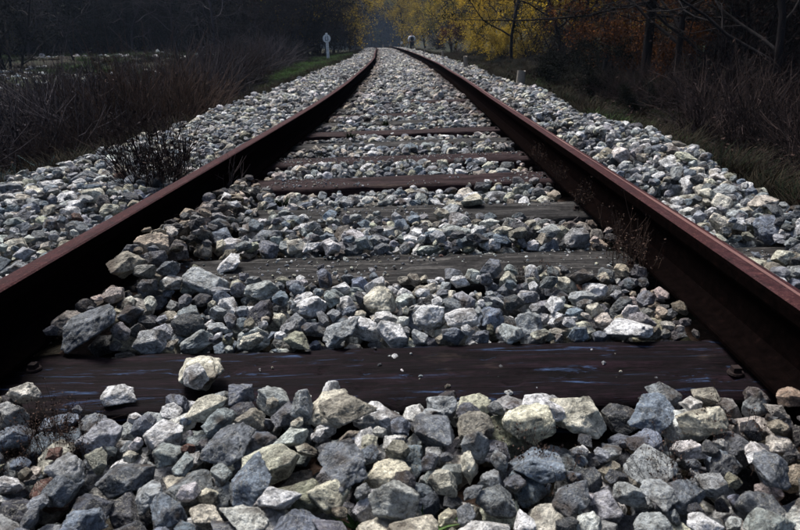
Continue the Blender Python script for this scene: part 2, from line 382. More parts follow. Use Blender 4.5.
# stones one can point to: image column, row (of the 800 x 530 photograph), width in its pixels, colour, label
LMK = [
 (197, 362, 62, 'cream', 'largest cream-brown rock, sitting alone on the nearest dark sleeper'),
 (398, 354, 9, 'white', 'tiny white pebble lying alone on the nearest dark sleeper'),
 (333, 395, 30, 'white', 'white wedge stone standing upright at the front edge of the nearest sleeper'),
 (211, 424, 40, 'cream', 'cream squarish block among grey stones in front of the nearest sleeper'),
 (253, 432, 28, 'tan', 'small orange-cream block beside the larger cream squarish block'),
 (121, 387, 34, 'white', 'whitish flat stone at the front edge of nearest sleeper by the dry weeds'),
 (230, 461, 50, 'mid', 'blue-grey angular stone just below the cream squarish block'),
 (253, 493, 56, 'blue', 'largest blue-grey faceted stone in the bottom row'),
 (283, 519, 44, 'white', 'white stone cut by the bottom edge of the photo'),
 (350, 492, 62, 'mid', 'big mottled grey stone leaning right in the bottom row'),
 (155, 497, 44, 'grey', 'rounded grey stone in the bottom row left of the largest blue-grey one'),
 (192, 455, 16, 'rust', 'small rust-red stone between grey stones'),
 (308, 425, 30, 'grey', 'grey egg-shaped stone below the upright white wedge'),
 (350, 424, 52, 'tan', 'broad brownish grey stone right of the egg-shaped stone'),
 (200, 392, 28, 'white', 'whitish stone just below the largest cream-brown rock'),
 (176, 408, 26, 'white', 'flat white stone left of the cream squarish block'),
 (95, 408, 42, 'mid', 'blocky dark-streaked stone behind the left foreground dry weeds'),
 (579, 407, 66, 'cream', 'largest pale rock against the front of nearest sleeper, right of centre'),
 (443, 408, 34, 'grey', 'grey-green blocky stone at the front of nearest sleeper, centre'),
 (434, 438, 60, 'mid', 'long flat grey stone below the grey-green blocky stone'),
 (478, 456, 36, 'grey', 'grey stone with a peaked top in the centre foreground'),
 (470, 477, 34, 'cream', 'cream flat-topped stone below the peaked grey stone'),
 (501, 470, 28, 'grey', 'narrow upright grey stone right of the cream flat-topped stone'),
 (541, 461, 60, 'blue', 'long blue-grey stone lying flat among the right foreground weeds'),
 (573, 502, 46, 'mid', 'grey triangular stone at the bottom right of centre'),
 (655, 460, 70, 'grey', 'largest light grey boulder in the right foreground among red stalks'),
 (704, 395, 38, 'tan', 'smooth tan domed stone near the right end of the nearest sleeper'),
 (754, 400, 34, 'grey', 'grey upright stone next to the right rail foot'),
 (655, 411, 54, 'blue', 'flat blue-white stone in front of the nearest sleeper, right side'),
 (616, 435, 30, 'grey', 'knobbly grey stone left of the largest light grey boulder'),
 (525, 525, 30, 'white', 'bright white stone at the very bottom edge right of centre'),
 (661, 498, 40, 'grey', 'wedge-shaped pale stone below the largest light grey boulder'),
 (772, 480, 50, 'mid', 'rough bluish stone at the bottom right by the rail'),
 (533, 315, 44, 'grey', 'tall pale grey block standing behind the nearest sleeper'),
 (623, 322, 40, 'white', 'whitish flat-faced rock behind the nearest sleeper near the right rail'),
 (582, 290, 30, 'grey', 'pale grey stone between the first two sleepers on the right'),
 (380, 303, 42, 'cream', 'broad cream-grey stone in the middle of the bay behind nearest sleeper'),
 (340, 327, 42, 'grey', 'grey lumpy stone touching the back of nearest sleeper, left of centre'),
 (421, 328, 28, 'grey', 'grey flat-topped stone touching the back of the nearest sleeper, centre'),
 (122, 255, 36, 'cream', 'pale pyramid-shaped stone beside the left end of the second sleeper'),
 (129, 287, 44, 'tan', 'long brownish stone in front of the pale pyramid-shaped stone'),
 (36, 327, 34, 'grey', 'light speckled stone between the left rail and the nearest sleeper'),
 (85, 335, 54, 'mid', 'long mottled grey stone right of the light speckled stone'),
 (228, 262, 28, 'white', 'whitish double-lobed stone perched on the second sleeper'),
 (212, 282, 40, 'grey', 'large grey stone below the whitish double-lobed stone'),
 (174, 250, 28, 'mid', 'dark grey faceted stone behind the left end of the second sleeper'),
 (237, 192, 0, None, None),
 (228, 208, 14, 'white', 'white stone between the third and fourth sleepers near left rail'),
 (237, 218, 12, 'white', 'small white stone just below another white one near left rail'),
 (503, 238, 20, 'cream', 'yellowish cream stone behind the second sleeper, right of centre'),
 (455, 193, 20, 'cream', 'cream wedge stone in front of the fourth sleeper'),
 (452, 206, 22, 'grey', 'grey stone perched on the third sleeper'),
 (470, 199, 20, 'cream', 'flat cream stone beside the cream wedge stone'),
 (270, 232, 32, 'mid', 'dark domed stone behind the second sleeper, left of centre'),
 (285, 252, 0, None, None),
 (668, 208, 0, None, None),
 (678, 208, 16, 'white', 'white stone on the sleeper end outside the right rail'),
 (722, 205, 24, 'grey', 'pale stone on the right shoulder beside the rusty stones'),
 (793, 214, 16, 'rust', 'rust-red stone at the outer edge of the right shoulder'),
 (776, 190, 34, 'blue', 'large slate-blue slab at the outer edge of the right shoulder'),
 (83, 198, 16, 'white', 'white rounded stone on the left shoulder outside the left rail'),
 (36, 206, 26, 'cream', 'pale cream stone on the left shoulder, near the left frame edge'),
 (14, 203, 30, 'mid', 'dark blue-grey stone beyond the left rail at the frame edge'),
 (88, 182, 30, 'mid', 'dark grey stone at the crest of the left shoulder'),
 (70, 254, 0, None, None),
 (321, 157, 0, None, None),
 (379, 137, 8, 'white', 'small bright white stone in the middle beyond the fifth sleeper'),
 (358, 153, 9, 'white', 'small white stone lying just behind the fifth sleeper'),
]
COLS = dict(white=(.86, .87, .84), cream=(.70, .67, .55), tan=(.32, .295, .24), grey=(.385, .41, .42), mid=(.175, .192, .215),
            blue=(.22, .265, .32), dark=(.075, .08, .092), rust=(.16, .08, .06), olive=(.28, .28, .21))
Rm = np.array(M.to_3x3()); CP = np.array([CAM_X, 0, CAM_H])
def ray(u, v, z):
    d = Rm @ np.array([(u - 400) / 620, -(v - 265) / 620, -1.0])
    t = (z - CP[2]) / d[2]; p = CP + d * t; return p, t
def proj(p):
    q = (np.asarray(p) - CP) @ Rm; return 400 - 620 * q[..., 0] / q[..., 2], 265 + 620 * q[..., 1] / q[..., 2], -q[..., 2]
land = []
for u, v, w, ck, lb in LMK:
    if not w: continue
    p, t = ray(u, v, -.112 if 'sitting alone' in lb else (-.155 if 'lying alone' in lb else -.135))
    if not (X0 + .1 < p[0] < X1 - .1 and Y0 + .04 < p[1] < Y1 - .1): continue
    sz = w * t / 620 * 1.12
    land.append((p[0], p[1], sz, ck, lb, u, v))
    onsl = 'sitting alone' in lb or 'lying alone' in lb
    if not onsl:
        d = np.hypot(GX - p[0], (GY - p[1])) < sz * .48
        T[d & (T > -5)] -= sz * .62
# the general run
NTRY = 19000
pick = rng.random(NTRY * 12); pi = 0
wts = np.array([.08, .14, .20, .23, .19, .11, .05]); wts /= wts.sum()
def draw_xy():
    return int(rng.integers(12, NXG - 12)), int(rng.integers(10, NYG - 10))
for it in range(NTRY):
    if it < 2800: si = int(rng.choice([3, 4, 5, 6], p=[.2, .35, .30, .15]))
    elif it > NTRY * .8: si = int(rng.choice([0, 1, 2], p=[.4, .4, .2]))
    else: si = int(rng.choice(7, p=wts))
    v = int(rng.integers(NV)); sz = SIZES[si]
    jx = rng.integers(12, NXG - 12, 14); jy = (rng.random(14) ** 1.35 * (NYG - 20) + 10).astype(int)
    de = T[jy, jx] - H[jy, jx]
    od = np.argsort(-de)[:3]
    if de[od[0]] < .004: continue
    best = None
    for q in od:
        if T[jy[q], jx[q]] < -5: continue
        pf = prof[v, si, int(rng.integers(ORI))]
        r = rest(pf, int(jx[q]), int(jy[q]))
        if r is None: continue
        ex = r[0] + pf[5].max() - T[jy[q], jx[q]]
        if best is None or ex < best[0]: best = (ex, pf, int(jx[q]), int(jy[q]), r)
    if best is None or best[0] > .026 + sz * .22: continue
    _, pf, qx, qy, r = best
    z = r[0] - min(.006, sz * .09)
    put(pf, qx, qy, z, r[1], v, sz)
for x, y, sz, ck, lb, u, v in land:
    best = None
    for tr in range(26):
        vv = rnd.randrange(NV); e = (rnd.gauss(0, .25), rnd.gauss(0, .25), rnd.uniform(0, 6.283))
        if 'sitting' in lb: e = (rnd.gauss(0, .7), rnd.gauss(0, .7), e[2])
        if 'upright' in lb or 'tall' in lb or 'peaked' in lb: e = (math.pi / 2 + rnd.gauss(0, .1), math.pi / 2 + rnd.gauss(0, .15), e[2])
        pf = (e,) + get_prof(vv, sz, e)
        r = rest(pf, int((x - X0) / CELL), int((y - Y0) / CELL))
        if r is None: continue
        if best is None or r[0] < best[0]: best = (r[0], pf, r[1], vv)
    if best and 'alone' not in lb:
        yi_, xi_ = int((y - Y0) / CELL), int((x - X0) / CELL)
        best = (min(best[0], T0[yi_, xi_] + .045 - best[1][5].max() if T0[yi_, xi_] > -5 else best[0]),) + best[1:]
    if best: put(best[1], int((x - X0) / CELL), int((y - Y0) / CELL), best[0] - min(.006, sz * .08), best[2], best[3], sz, (ck, lb))
print('stones near', len(stones), 'landmarks', sum(1 for s in stones if s[6]))

def pick_cols(n, x):
    ks = ['white', 'cream', 'tan', 'grey', 'mid', 'blue', 'dark', 'rust', 'olive']
    p = np.array([.21, .13, .045, .25, .18, .12, .10, .005, .012]); p /= p.sum()
    k = rng.choice(len(ks), size=n, p=p)
    base = np.array([COLS[q] for q in ks])[k] * rng.uniform(.8, 1.2, (n, 1)) * rng.uniform(.95, 1.05, (n, 3))
    return [ks[q] for q in k], base
names, cols = pick_cols(len(stones), None)
P = np.array([s[:3] for s in stones])
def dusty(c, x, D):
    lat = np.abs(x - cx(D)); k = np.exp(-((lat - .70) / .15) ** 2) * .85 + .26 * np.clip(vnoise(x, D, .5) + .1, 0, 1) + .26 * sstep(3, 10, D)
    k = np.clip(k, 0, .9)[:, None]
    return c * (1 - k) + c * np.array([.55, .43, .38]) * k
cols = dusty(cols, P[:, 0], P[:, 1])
uu, vv, dd = proj(P)
# how much of each stone lies open to the sky
vis = np.zeros(len(stones))
for j, s in enumerate(stones):
    xi, yi = int(round((s[0] - X0) / CELL)), int(round((s[1] - Y0) / CELL)); r_ = max(1, int(s[4] * .22 / CELL))
    hh = H[max(yi - r_, 0):yi + r_ + 1, max(xi - r_, 0):xi + r_ + 1]
    vis[j] = (hh < s[2] + s[4] * .45).mean()
    if s[6]: names[j] = s[6][0]; cols[j] = np.array(COLS[s[6][0]])
cols[:, :3] = np.clip(cols, .02, .8)
inside = (uu > 4) & (uu < 796) & (vv > 40) & (vv < 524) & (dd > .2)
hid = (np.abs(P[:, 0] - cx(P[:, 1])) > .74) & (np.abs(P[:, 0] - cx(P[:, 1])) < .87)
score = np.array([s[4] for s in stones]) / dd * (vis > .75) * inside * np.where(hid, .1, 1)
score[[j for j, s in enumerate(stones) if s[6] and inside[j]]] += 9
order = np.argsort(-score)[:300]
solo = set(int(j) for j in order if score[j] > 0)

# labels that say which stone it is, by what lies around it
SH = {0: 'small', 1: 'small', 2: 'small', 3: 'medium', 4: 'medium', 5: 'large', 6: 'large'}
CN = dict(white='white', cream='cream', tan='pale brown', grey='light grey', mid='mid grey', blue='blue-grey', dark='dark grey', rust='rust-red', olive='yellow-green')
SHORT = {}
lms = [(j, s) for j, s in enumerate(stones) if s[6] and j in solo]
def short(lb):
    for cut in (',', ' among', ' in front', ' at the', ' sitting', ' lying', ' standing', ' beside', ' just', ' below', ' in the', ' by ', ' behind', ' between', ' cut', ' right of', ' left of', ' near', ' leaning', ' against', ' with', ' touching', ' perched', ' next', ' on the', ' of centre'):
        k = lb.find(cut)
        if k > 8: lb = lb[:k]
    return lb
sc = {}
for j, s in lms: sc.setdefault(short(s[6][1]), []).append(j)
anchors = [(list(q)[0], k) for k, q in sc.items() if len(q) == 1]
def where(x, y):
    lat = x - float(cx(y))
    if lat < -.75: return 'left shoulder'
    if lat > .75: return 'right shoulder'
    fr = [yb - SW for yb in SY]
    if y < fr[0]: return 'before the nearest sleeper'
    nn = ['nearest', 'second', 'third', 'fourth', 'fifth', 'sixth', 'seventh', 'eighth', 'ninth']
    for k in range(1, 9):
        if y < fr[k]: return 'before the %s sleeper' % nn[k]
    return 'far along the track'
labels = {}
cand = {}
for j in sorted(solo, key=lambda q: vv[q] * -1):
    s = stones[j]
    if s[6]: labels[j] = s[6][1]; continue
    si = int(np.abs(SIZES - s[4]).argmin())
    a = sorted((( (uu[j] - uu[q]) ** 2 + (vv[j] - vv[q]) ** 2, q, k) for q, k in anchors))[0]
    du, dv = uu[j] - uu[a[1]], vv[j] - vv[a[1]]
    if abs(du) > abs(dv) * 2.2: dr = 'right of' if du > 0 else 'left of'
    elif abs(dv) > abs(du) * 2.2: dr = 'below' if dv > 0 else 'above'
    else: dr = ('below' if dv > 0 else 'above') + (' and right of' if du > 0 else ' and left of')
    cand.setdefault((SH[si], CN[names[j]], dr, a[2], where(s[0], s[1])), []).append((a[0], j))
ords = ['', 'second ', 'third ', 'fourth ', 'fifth ', 'sixth ']
for key, lst in cand.items():
    for r_, (dist, j) in enumerate(sorted(lst)):
        shp = 'stone'
        lb = '%s%s %s stone %s the %s, %s' % (ords[min(r_, 5)], key[0], key[1], key[2], key[3], key[4])
        w = lb.split()
        if len(w) > 16:
            lb = '%s%s %s stone %s the %s' % (ords[min(r_, 5)], key[0], key[1], key[2], key[3])
        labels[j] = ' '.join(lb.split()[:16])
GRP = 'loose ballast stones between and beside the rails'
for j in sorted(solo, key=lambda q: -score[q]):
    s = stones[j]
    o = bpy.data.objects.new('ballast_stone', HI[s[3]]); C.objects.link(o)
    o.location = s[:3]; o.rotation_euler = s[5]; o.scale = (s[4],) * 3
    o['scol'] = [float(q) for q in cols[j]]
    tag(o, labels[j], 'stone', GRP)

# the rest of the ballast: one object
rest_i = [j for j in range(len(stones)) if j not in solo]
pts = P[rest_i]; rot = np.array([stones[j][5] for j in rest_i]); scl = np.array([[stones[j][4]] * 3 for j in rest_i])
idx = np.array([stones[j][3] + (0 if dd[j] < 2.2 else NV) for j in rest_i]); col = cols[rest_i]
def loose(D0, D1, space, jit, layers=1.6):
    A = []
    n = int((D1 - D0) * 4.6 / space ** 2 * layers)
    D = rng.uniform(D0, D1, n); lat = rng.uniform(-2.35, 2.1, n)
    x = lat + cx(D); keep = (np.abs(np.abs(lat) - GAUGE) > .075)
    ov = np.maximum(-lat - edge_l(D), lat - edge_r(D)); keep &= ov < rng.uniform(-.1, .55, n)
    z = target(x, D) + rng.uniform(-.045, .012, n)
    for yb in SY:
        cov = (D < yb) & (D > yb - SW) & (np.abs(lat) < .9) & (vnoise(x, D, .35) > .15 - .3 * (x > .1)); keep &= ~cov
    return np.stack([x, D, z], 1)[keep]
A = loose(6.15, 22, .062, 0, 1.9); B = loose(22, 118, .085, 0, 1.7)
E = loose(-2.5, .47, .06, 0, 1.7); E = E[(np.abs(E[:, 0] - CAM_X) > .0)]
fp = np.concatenate([A, B, E]); nf = len(fp)
fs = np.exp(rng.normal(math.log(.060), .32, nf)); fs = np.clip(fs, .025, .13)
fs[len(A):len(A) + len(B)] *= 1.1
fr_ = np.stack([rng.normal(0, .4, nf), rng.normal(0, .4, nf), rng.uniform(0, 6.28, nf)], 1)
fi = rng.integers(0, NV, nf) + np.where(fp[:, 1] > 14, 2 * NV, NV)
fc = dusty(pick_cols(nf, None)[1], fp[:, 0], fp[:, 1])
# stones rolled down the banks
nb = 2600; D = rng.uniform(1, 40, nb); sd = rng.random(nb) < .5
lat = np.where(sd, -(edge_l(D) + rng.exponential(.35, nb)), edge_r(D) + rng.exponential(.22, nb)); x = lat + cx(D)
bp = np.stack([x, D, ground(x, D) + .004], 1); bs = np.exp(rng.normal(math.log(.05), .35, nb))
ng_ = 4200; gk = rng.integers(0, 5, ng_); gd = np.array(SY)[gk] - rng.uniform(.005, SW - .005, ng_); gl = np.where(rng.random(ng_) < .7, rng.uniform(-.7, .7, ng_), rng.uniform(.8, 1.1, ng_))
kp = (vnoise(gl + gk * 7, gd, .16) > -.1) & ~((gk == 0) & (rng.random(ng_) < .88)); gd, gl, gk = gd[kp], gl[kp], gk[kp]; ng_ = len(gd)
bp = np.concatenate([bp, np.stack([gl + cx(gd), gd, cz(gd) + STOP + .001], 1)]); bs = np.concatenate([bs, np.exp(rng.normal(math.log(.007), .4, ng_))]); nb += ng_
ap = np.concatenate([pts, fp, bp]); asz = np.concatenate([scl[:, 0], fs, bs])
ar = np.concatenate([rot, fr_, np.stack([rng.normal(0, .4, nb), rng.normal(0, .4, nb), rng.uniform(0, 6.28, nb)], 1)])
ai = np.concatenate([idx, fi, rng.integers(0, NV, nb) + NV]); ac = np.concatenate([col, fc, pick_cols(nb, None)[1]])
ac = np.concatenate([ac, np.ones((len(ac), 1))], 1)
tag(scatter('track_ballast', ap, ar, np.repeat(asz[:, None], 3, 1), ai, ac, PROTO), 'grey and cream crushed limestone ballast filling the track and its shoulders', 'gravel', kind='stuff')
print('ballast instances', len(ap))

# ------------------------------------------------------------------ rails
HEADP = [(-.0355, -.012), (-.034, -.004), (-.028, -.0008), (-.012, 0), (.012, 0), (.028, -.0008), (.034, -.004), (.0355, -.012), (.0350, -.030), (.032, -.036), (.011, -.044), (.0078, -.060), (.0075, -.085), (.010, -.112), (.024, -.127), (.060, -.134), (.0625, -.138), (.0625, -.145)]
HEADP = [(a * (.72 if k < 10 else .9), b) for k, (a, b) in enumerate(HEADP)]
PR = HEADP + [(-a, b) for a, b in reversed(HEADP[8:])]
m = MatB('rusty_rail_steel', .85, .06)
v = m.coord('Object'); gn = m.n('ShaderNodeNewGeometry')
v2 = m.coord('Object', (1, .06, 1)); na = m.noise(v2, 90, 5, .6); nb_ = m.noise(v, 35, 8, .7); nc = m.noise(v, 4, 5, .6)
c = m.ramp(nb_, [(.3, (.008, .004, .004)), (.46, (.026, .010, .012)), (.58, (.042, .016, .018)), (.72, (.085, .038, .036))])
c = m.mix(c, (.065, .036, .038), m.ramp(na, [(.52, G3(0)), (.72, G3(.55))]))
c = m.mix(c, (.035, .012, .012), m.ramp(nc, [(.42, G3(.55)), (.56, G3(0))]))
fl = m.noise(v, 170, 4, .8); c = m.mix(c, (.15, .075, .060), m.ramp(fl, [(.58, G3(0)), (.68, G3(.7))])); c = m.mix(c, (.006, .003, .003), m.ramp(fl, [(.34, G3(.8)), (.42, G3(0))]))
m.bump(m.mix(nb_, fl, .5), 1, .006); m.l(m.ramp(nb_, [(.3, G3(.7)), (.7, G3(.9))]), m.b.inputs['Roughness']); railtop = m.col(c)
m = MatB('rust_scale_painted_shade', .95, .0); v = m.coord('Object'); nb_ = m.noise(v, 45, 8, .7)
c = m.ramp(nb_, [(.3, (.0012, .0009, .0009)), (.6, (.003, .0019, .0018)), (.75, (.008, .004, .0035))]); m.bump(nb_, .6, .004); railside = m.col(c)  # rust of web and head sides, shade below the head put into its colour
m = MatB('worn_running_band', .35, .5); v = m.coord('Object', (1, .05, 1)); nb_ = m.noise(v, 120, 5, .7)
band = m.col(m.ramp(nb_, [(.3, (.07, .03, .028)), (.7, (.20, .105, .085))])); 
for sgn, lb in ((-1, 'left rusty steel rail running up the track past the dry shrub'), (1, 'right rusty steel rail with a thin lighter line along its head')):
    ysr = np.concatenate([np.arange(-2.5, 14, .12), np.arange(14, 60, .5), np.arange(60, 150, 2)])
    ph = 1.7 * sgn
    xc = cx(ysr) + sgn * GAUGE + .004 * vnoise(ysr, ph, 3.1) + .018 * sstep(12, 18, ysr) * vnoise(ysr, ph + 7, 5.0)
    zc = cz(ysr) + .002 * vnoise(ysr, ph + 20, 2.3)
    dx = np.gradient(xc, ysr); nrm = 1 / np.sqrt(1 + dx * dx)
    K = len(PR); Vv = np.zeros((len(ysr), K, 3))
    tilt = -.05 * sgn
    for k, (a, b) in enumerate(PR):
        a2 = a + tilt * b * -1 * 0 ; 
        Vv[:, k, 0] = xc + a2 * nrm; Vv[:, k, 1] = ysr - a2 * dx * nrm; Vv[:, k, 2] = zc + b
    n = len(ysr); q = np.arange((n - 1) * K); r0 = q // K; k0 = q % K; k1 = (k0 + 1) % K
    Fq = np.stack([r0 * K + k0, r0 * K + k1, (r0 + 1) * K + k1, (r0 + 1) * K + k0], 1)[:, ::-1]
    me = mk_mesh('rail', Vv.reshape(-1, 3), Fq, False)
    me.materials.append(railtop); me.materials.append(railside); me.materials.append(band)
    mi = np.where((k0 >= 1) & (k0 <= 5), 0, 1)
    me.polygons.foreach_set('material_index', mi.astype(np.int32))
    ro = new_obj('rail', me); tag(ro, lb, 'rail', 'rails of the single track')
    if sgn > 0 or True:                                               # a thin line rubbed along the head
        st = ysr[ysr < 40]; kk = len(st); off = .006 * sgn
        wv = .0030 + .0018 * vnoise(st, 40 + ph, .4)
        x_ = xc[:kk] + off
        Vb = np.stack([np.stack([x_ - wv, st, zc[:kk] + .0006], 1), np.stack([x_ + wv, st, zc[:kk] + .0006], 1)], 1).reshape(-1, 3)
        q = np.arange(kk - 1) * 2
        if sgn > 0: new_obj('rubbed_line', mk_mesh('rubbed_line', Vb, np.stack([q, q + 1, q + 3, q + 2], 1)), band, parent=ro)

# ------------------------------------------------------------------ sleepers
def wood(name, lo, mid_, hi, blue=0):
    m = MatB(name, .8, .06)
    v = m.coord('Object', (1.2, 14, 14), rand=True); n1 = m.noise(v, 3.2, 9, .7, .5)
    v2 = m.coord('Object', (.7, 30, 30), rand=True); n2 = m.noise(v2, 5, 6, .7, .3)
    v3 = m.coord('Object', (1.5, 4, 4), rand=True); n3 = m.noise(v3, 2.2, 5, .6)
    c = m.ramp(n1, [(.28, lo), (.5, mid_), (.72, hi)])
    c = m.mix(c, m.ramp(n2, [(.35, G3(.35)), (.5, G3(1)), (.7, G3(1.25))]), .85, 'MULTIPLY')
    c = m.mix(c, (.07, .05, .04), m.ramp(n3, [(.6, G3(0)), (.75, G3(.5))]))
    v5 = m.coord('Object', (.5, 22, 22), rand=True); n5 = m.noise(v5, 2.2, 3, .5, .4)
    c = m.mix(c, (.001, .001, .001), m.ramp(n5, [(.485, G3(0)), (.497, G3(1)), (.51, G3(0))]))
    n6 = m.noise(m.coord('Object', (1, 1.6, 1.6)), 55, 6, .75); c = m.mix(c, m.ramp(n6, [(.35, G3(.3)), (.55, G3(1.1)), (.7, G3(1.7))]), .8, 'MULTIPLY')
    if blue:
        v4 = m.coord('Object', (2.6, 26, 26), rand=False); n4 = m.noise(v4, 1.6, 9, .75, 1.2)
        c = m.mix(c, (.035, .06, .12), m.ramp(n4, [(.57, G3(0)), (.66, G3(blue))]))  # bluish weathered streaks, with the sheen of the sky put into their colour
    m.bump(m.mix(n1, n2, .5), .8, .008); return m.col(c)
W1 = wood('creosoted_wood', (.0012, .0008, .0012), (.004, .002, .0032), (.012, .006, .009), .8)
W2 = wood('weathered_grey_wood', (.005, .005, .005), (.022, .021, .021), (.095, .090, .084), .0)
W3 = wood('reddish_old_wood', (.007, .004, .005), (.020, .011, .012), (.050, .032, .032), .0)
m = MatB('rusty_plate_iron', .85, .2); nb_ = m.noise(m.coord('Object'), 40, 6, .7); m.bump(nb_, .5, .004)
iron = m.col(m.ramp(nb_, [(.3, (.005, .003, .003)), (.7, (.018, .009, .008))]))
def sleeper_mesh(seed):
    nu, L = 150, 2.5
    # cross section, rounded worn corners
    w, h = SW / 2, .15
    sec = []
    for k in range(15): sec.append((-w + 2 * w * k / 14, 0.0))
    for k in range(1, 6): sec.append((w, -h * k / 6))
    sec.append((w, -h)); sec.append((-w, -h))
    for k in range(5, 0, -1): sec.append((-w, -h * k / 6))
    sec = np.array(sec); K = len(sec); u = np.linspace(-L / 2, L / 2, nu)
    V = np.zeros((nu, K, 3)); V[:, :, 0] = u[:, None]; V[:, :, 1] = sec[None, :, 0]; V[:, :, 2] = sec[None, :, 1]
    o = Vector((seed * 13.1, seed * 3.7, 0))
    for a in range(nu):
        for b in range(K):
            x, y, z = V[a, b]
            g = noise.fractal(Vector((x * 2.2, y * 26, z * 26)) + o, .9, 2, 4)
            c_ = abs(noise.noise(Vector((x * .9, y * 17 + .6 * noise.noise(Vector((x * 3, 0, seed)) ), 3.3)) + o))
            V[a, b, 2] += .004 * g - (.012 * max(0, .06 - c_) / .06 if z > -.01 else 0)
            ed = min(abs(abs(y) - w), 1)
            if z > -.02 and ed < .02: V[a, b, 2] -= .008 * (1 - ed / .02) * (1.2 + noise.noise(Vector((x * 6, y * 3, seed * 2.2))) + 2.2 * max(0, noise.noise(Vector((x * 11, y * 3, seed * 5.2))) - .15))
            V[a, b, 1] += .004 * noise.fractal(Vector((x * 3, z * 20, y * 9)) + o, .9, 2, 3)
            V[a, b, 2] += .005 * noise.noise(Vector((x * 1.3, seed, 0)))
    q = np.arange((nu - 1) * K); r0 = q // K; k0 = q % K; k1 = (k0 + 1) % K
    F = np.stack([r0 * K + k0, (r0 + 1) * K + k0, (r0 + 1) * K + k1, r0 * K + k1], 1)
    me = mk_mesh('sleeper', V.reshape(-1, 3), F, True)
    b = bmesh.new(); b.from_mesh(me); b.verts.ensure_lookup_table()
    b.faces.new([b.verts[i] for i in range(K)]); b.faces.new([b.verts[(nu - 1) * K + i] for i in reversed(range(K))])
    bmesh.ops.recalc_face_normals(b, faces=b.faces); b.to_mesh(me); b.free()
    return me
def bev_box(name, sx, sy, sz, bev=.003, seg=2):
    b = bmesh.new(); bmesh.ops.create_cube(b, size=1); bmesh.ops.scale(b, vec=(sx, sy, sz), verts=b.verts)
    bmesh.ops.bevel(b, geom=list(b.edges), offset=bev, segments=seg, affect='EDGES', profile=.6)
    me = bpy.data.meshes.new(name); b.to_mesh(me); b.free(); return me
b = bmesh.new()
bmesh.ops.create_cone(b, cap_ends=True, segments=16, radius1=.021, radius2=.019, depth=.008, matrix=Matrix.Translation((0, 0, .004)))
r_ = bmesh.ops.create_cube(b, size=1, matrix=Matrix.Translation((0, 0, .018)) @ Matrix.Diagonal((.02, .02, .022, 1)))
screw_me = bpy.data.meshes.new('coach_screw'); b.to_mesh(screw_me); b.free()
for mm in (screw_me,): mm.materials.append(iron)
SLM = [sleeper_mesh(k) for k in range(5)]
ORDW = ['nearest dark creosoted sleeper with blue streaks across its top', 'second sleeper from the camera, weathered grey wood with cracks',
        'third sleeper from the camera, grey and half buried by stones', 'fourth sleeper from the camera, narrow dark reddish timber',
        'fifth sleeper from the camera, dark timber seen whole between rails', 'sixth sleeper from the camera, mostly covered by stones',
        'seventh sleeper from the camera, a grey strip right of centre', 'eighth sleeper from the camera, a short strip near right rail',
        'ninth sleeper from the camera, barely showing near the right rail', 'tenth sleeper from the camera, nearly buried in the ballast', 'eleventh sleeper from the camera, nearly buried in the ballast', 'twelfth and last sleeper still showing among the ballast']
for k, yb in enumerate(SY):
    yc = yb - SW / 2; x = float(cx(yc)); z = float(cz(yc))
    sl_ = empty('wooden_sleeper', (x, yc, z + STOP), rnd.gauss(0, .006) + (-.004))
    tag(sl_, ORDW[k], 'railway sleeper', 'wooden sleepers under the rails')
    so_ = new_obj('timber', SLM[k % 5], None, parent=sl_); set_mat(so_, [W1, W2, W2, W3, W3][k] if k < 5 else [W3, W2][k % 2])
    if k < 8:
        for sgn in (-1, 1):
            for a, bb in ((-.070, -.035), (.070, .04)):
                new_obj('coach_screw', screw_me, None, parent=sl_, loc=(sgn * GAUGE + a, bb, .001)).scale = (.7, .7, .45)

# ------------------------------------------------------------------ plants: shapes
def tubes(polys, sides):
    """polys: list of (pts (n,3), radii (n,)) -> V, F (quads)"""
    Vs, Fs, off = [], [], 0
    ang = np.arange(sides) * 2 * math.pi / sides; ca, sa = np.cos(ang), np.sin(ang)
    for P_, R_ in polys:
        P_ = np.asarray(P_, float); R_ = np.asarray(R_, float); n = len(P_)
        t = np.gradient(P_, axis=0); t /= np.linalg.norm(t, axis=1)[:, None] + 1e-9
        ref = np.array([1., 0, 0]) if abs(t[0, 0]) < .7 else np.array([0, 1., 0])
        a = np.cross(t, ref); a /= np.linalg.norm(a, axis=1)[:, None] + 1e-9; b_ = np.cross(t, a)
        V = P_[:, None, :] + R_[:, None, None] * (a[:, None, :] * ca[None, :, None] + b_[:, None, :] * sa[None, :, None])
        q = np.arange((n - 1) * sides); r0 = q // sides; k0 = q % sides; k1 = (k0 + 1) % sides
        Fs.append(np.stack([r0 * sides + k0, r0 * sides + k1, (r0 + 1) * sides + k1, (r0 + 1) * sides + k0], 1) + off)
        Vs.append(V.reshape(-1, 3)); off += n * sides
    return np.concatenate(Vs), np.concatenate(Fs)
def leaves(pos, size, r, flat=.0, aspect=.6):
    n = len(pos)
    a = r.normal(size=(n, 3)); a[:, 2] *= (1 - flat); a /= np.linalg.norm(a, axis=1)[:, None]
    b_ = np.cross(a, r.normal(size=(n, 3))); b_ /= np.linalg.norm(b_, axis=1)[:, None]
    s = (size * r.uniform(.6, 1.35, n))[:, None]
    V = np.stack([pos - a * s * .5, pos + b_ * s * .5 * aspect, pos + a * s * .5, pos - b_ * s * .5 * aspect], 1)
    return V.reshape(-1, 3), np.arange(4 * n).reshape(n, 4)
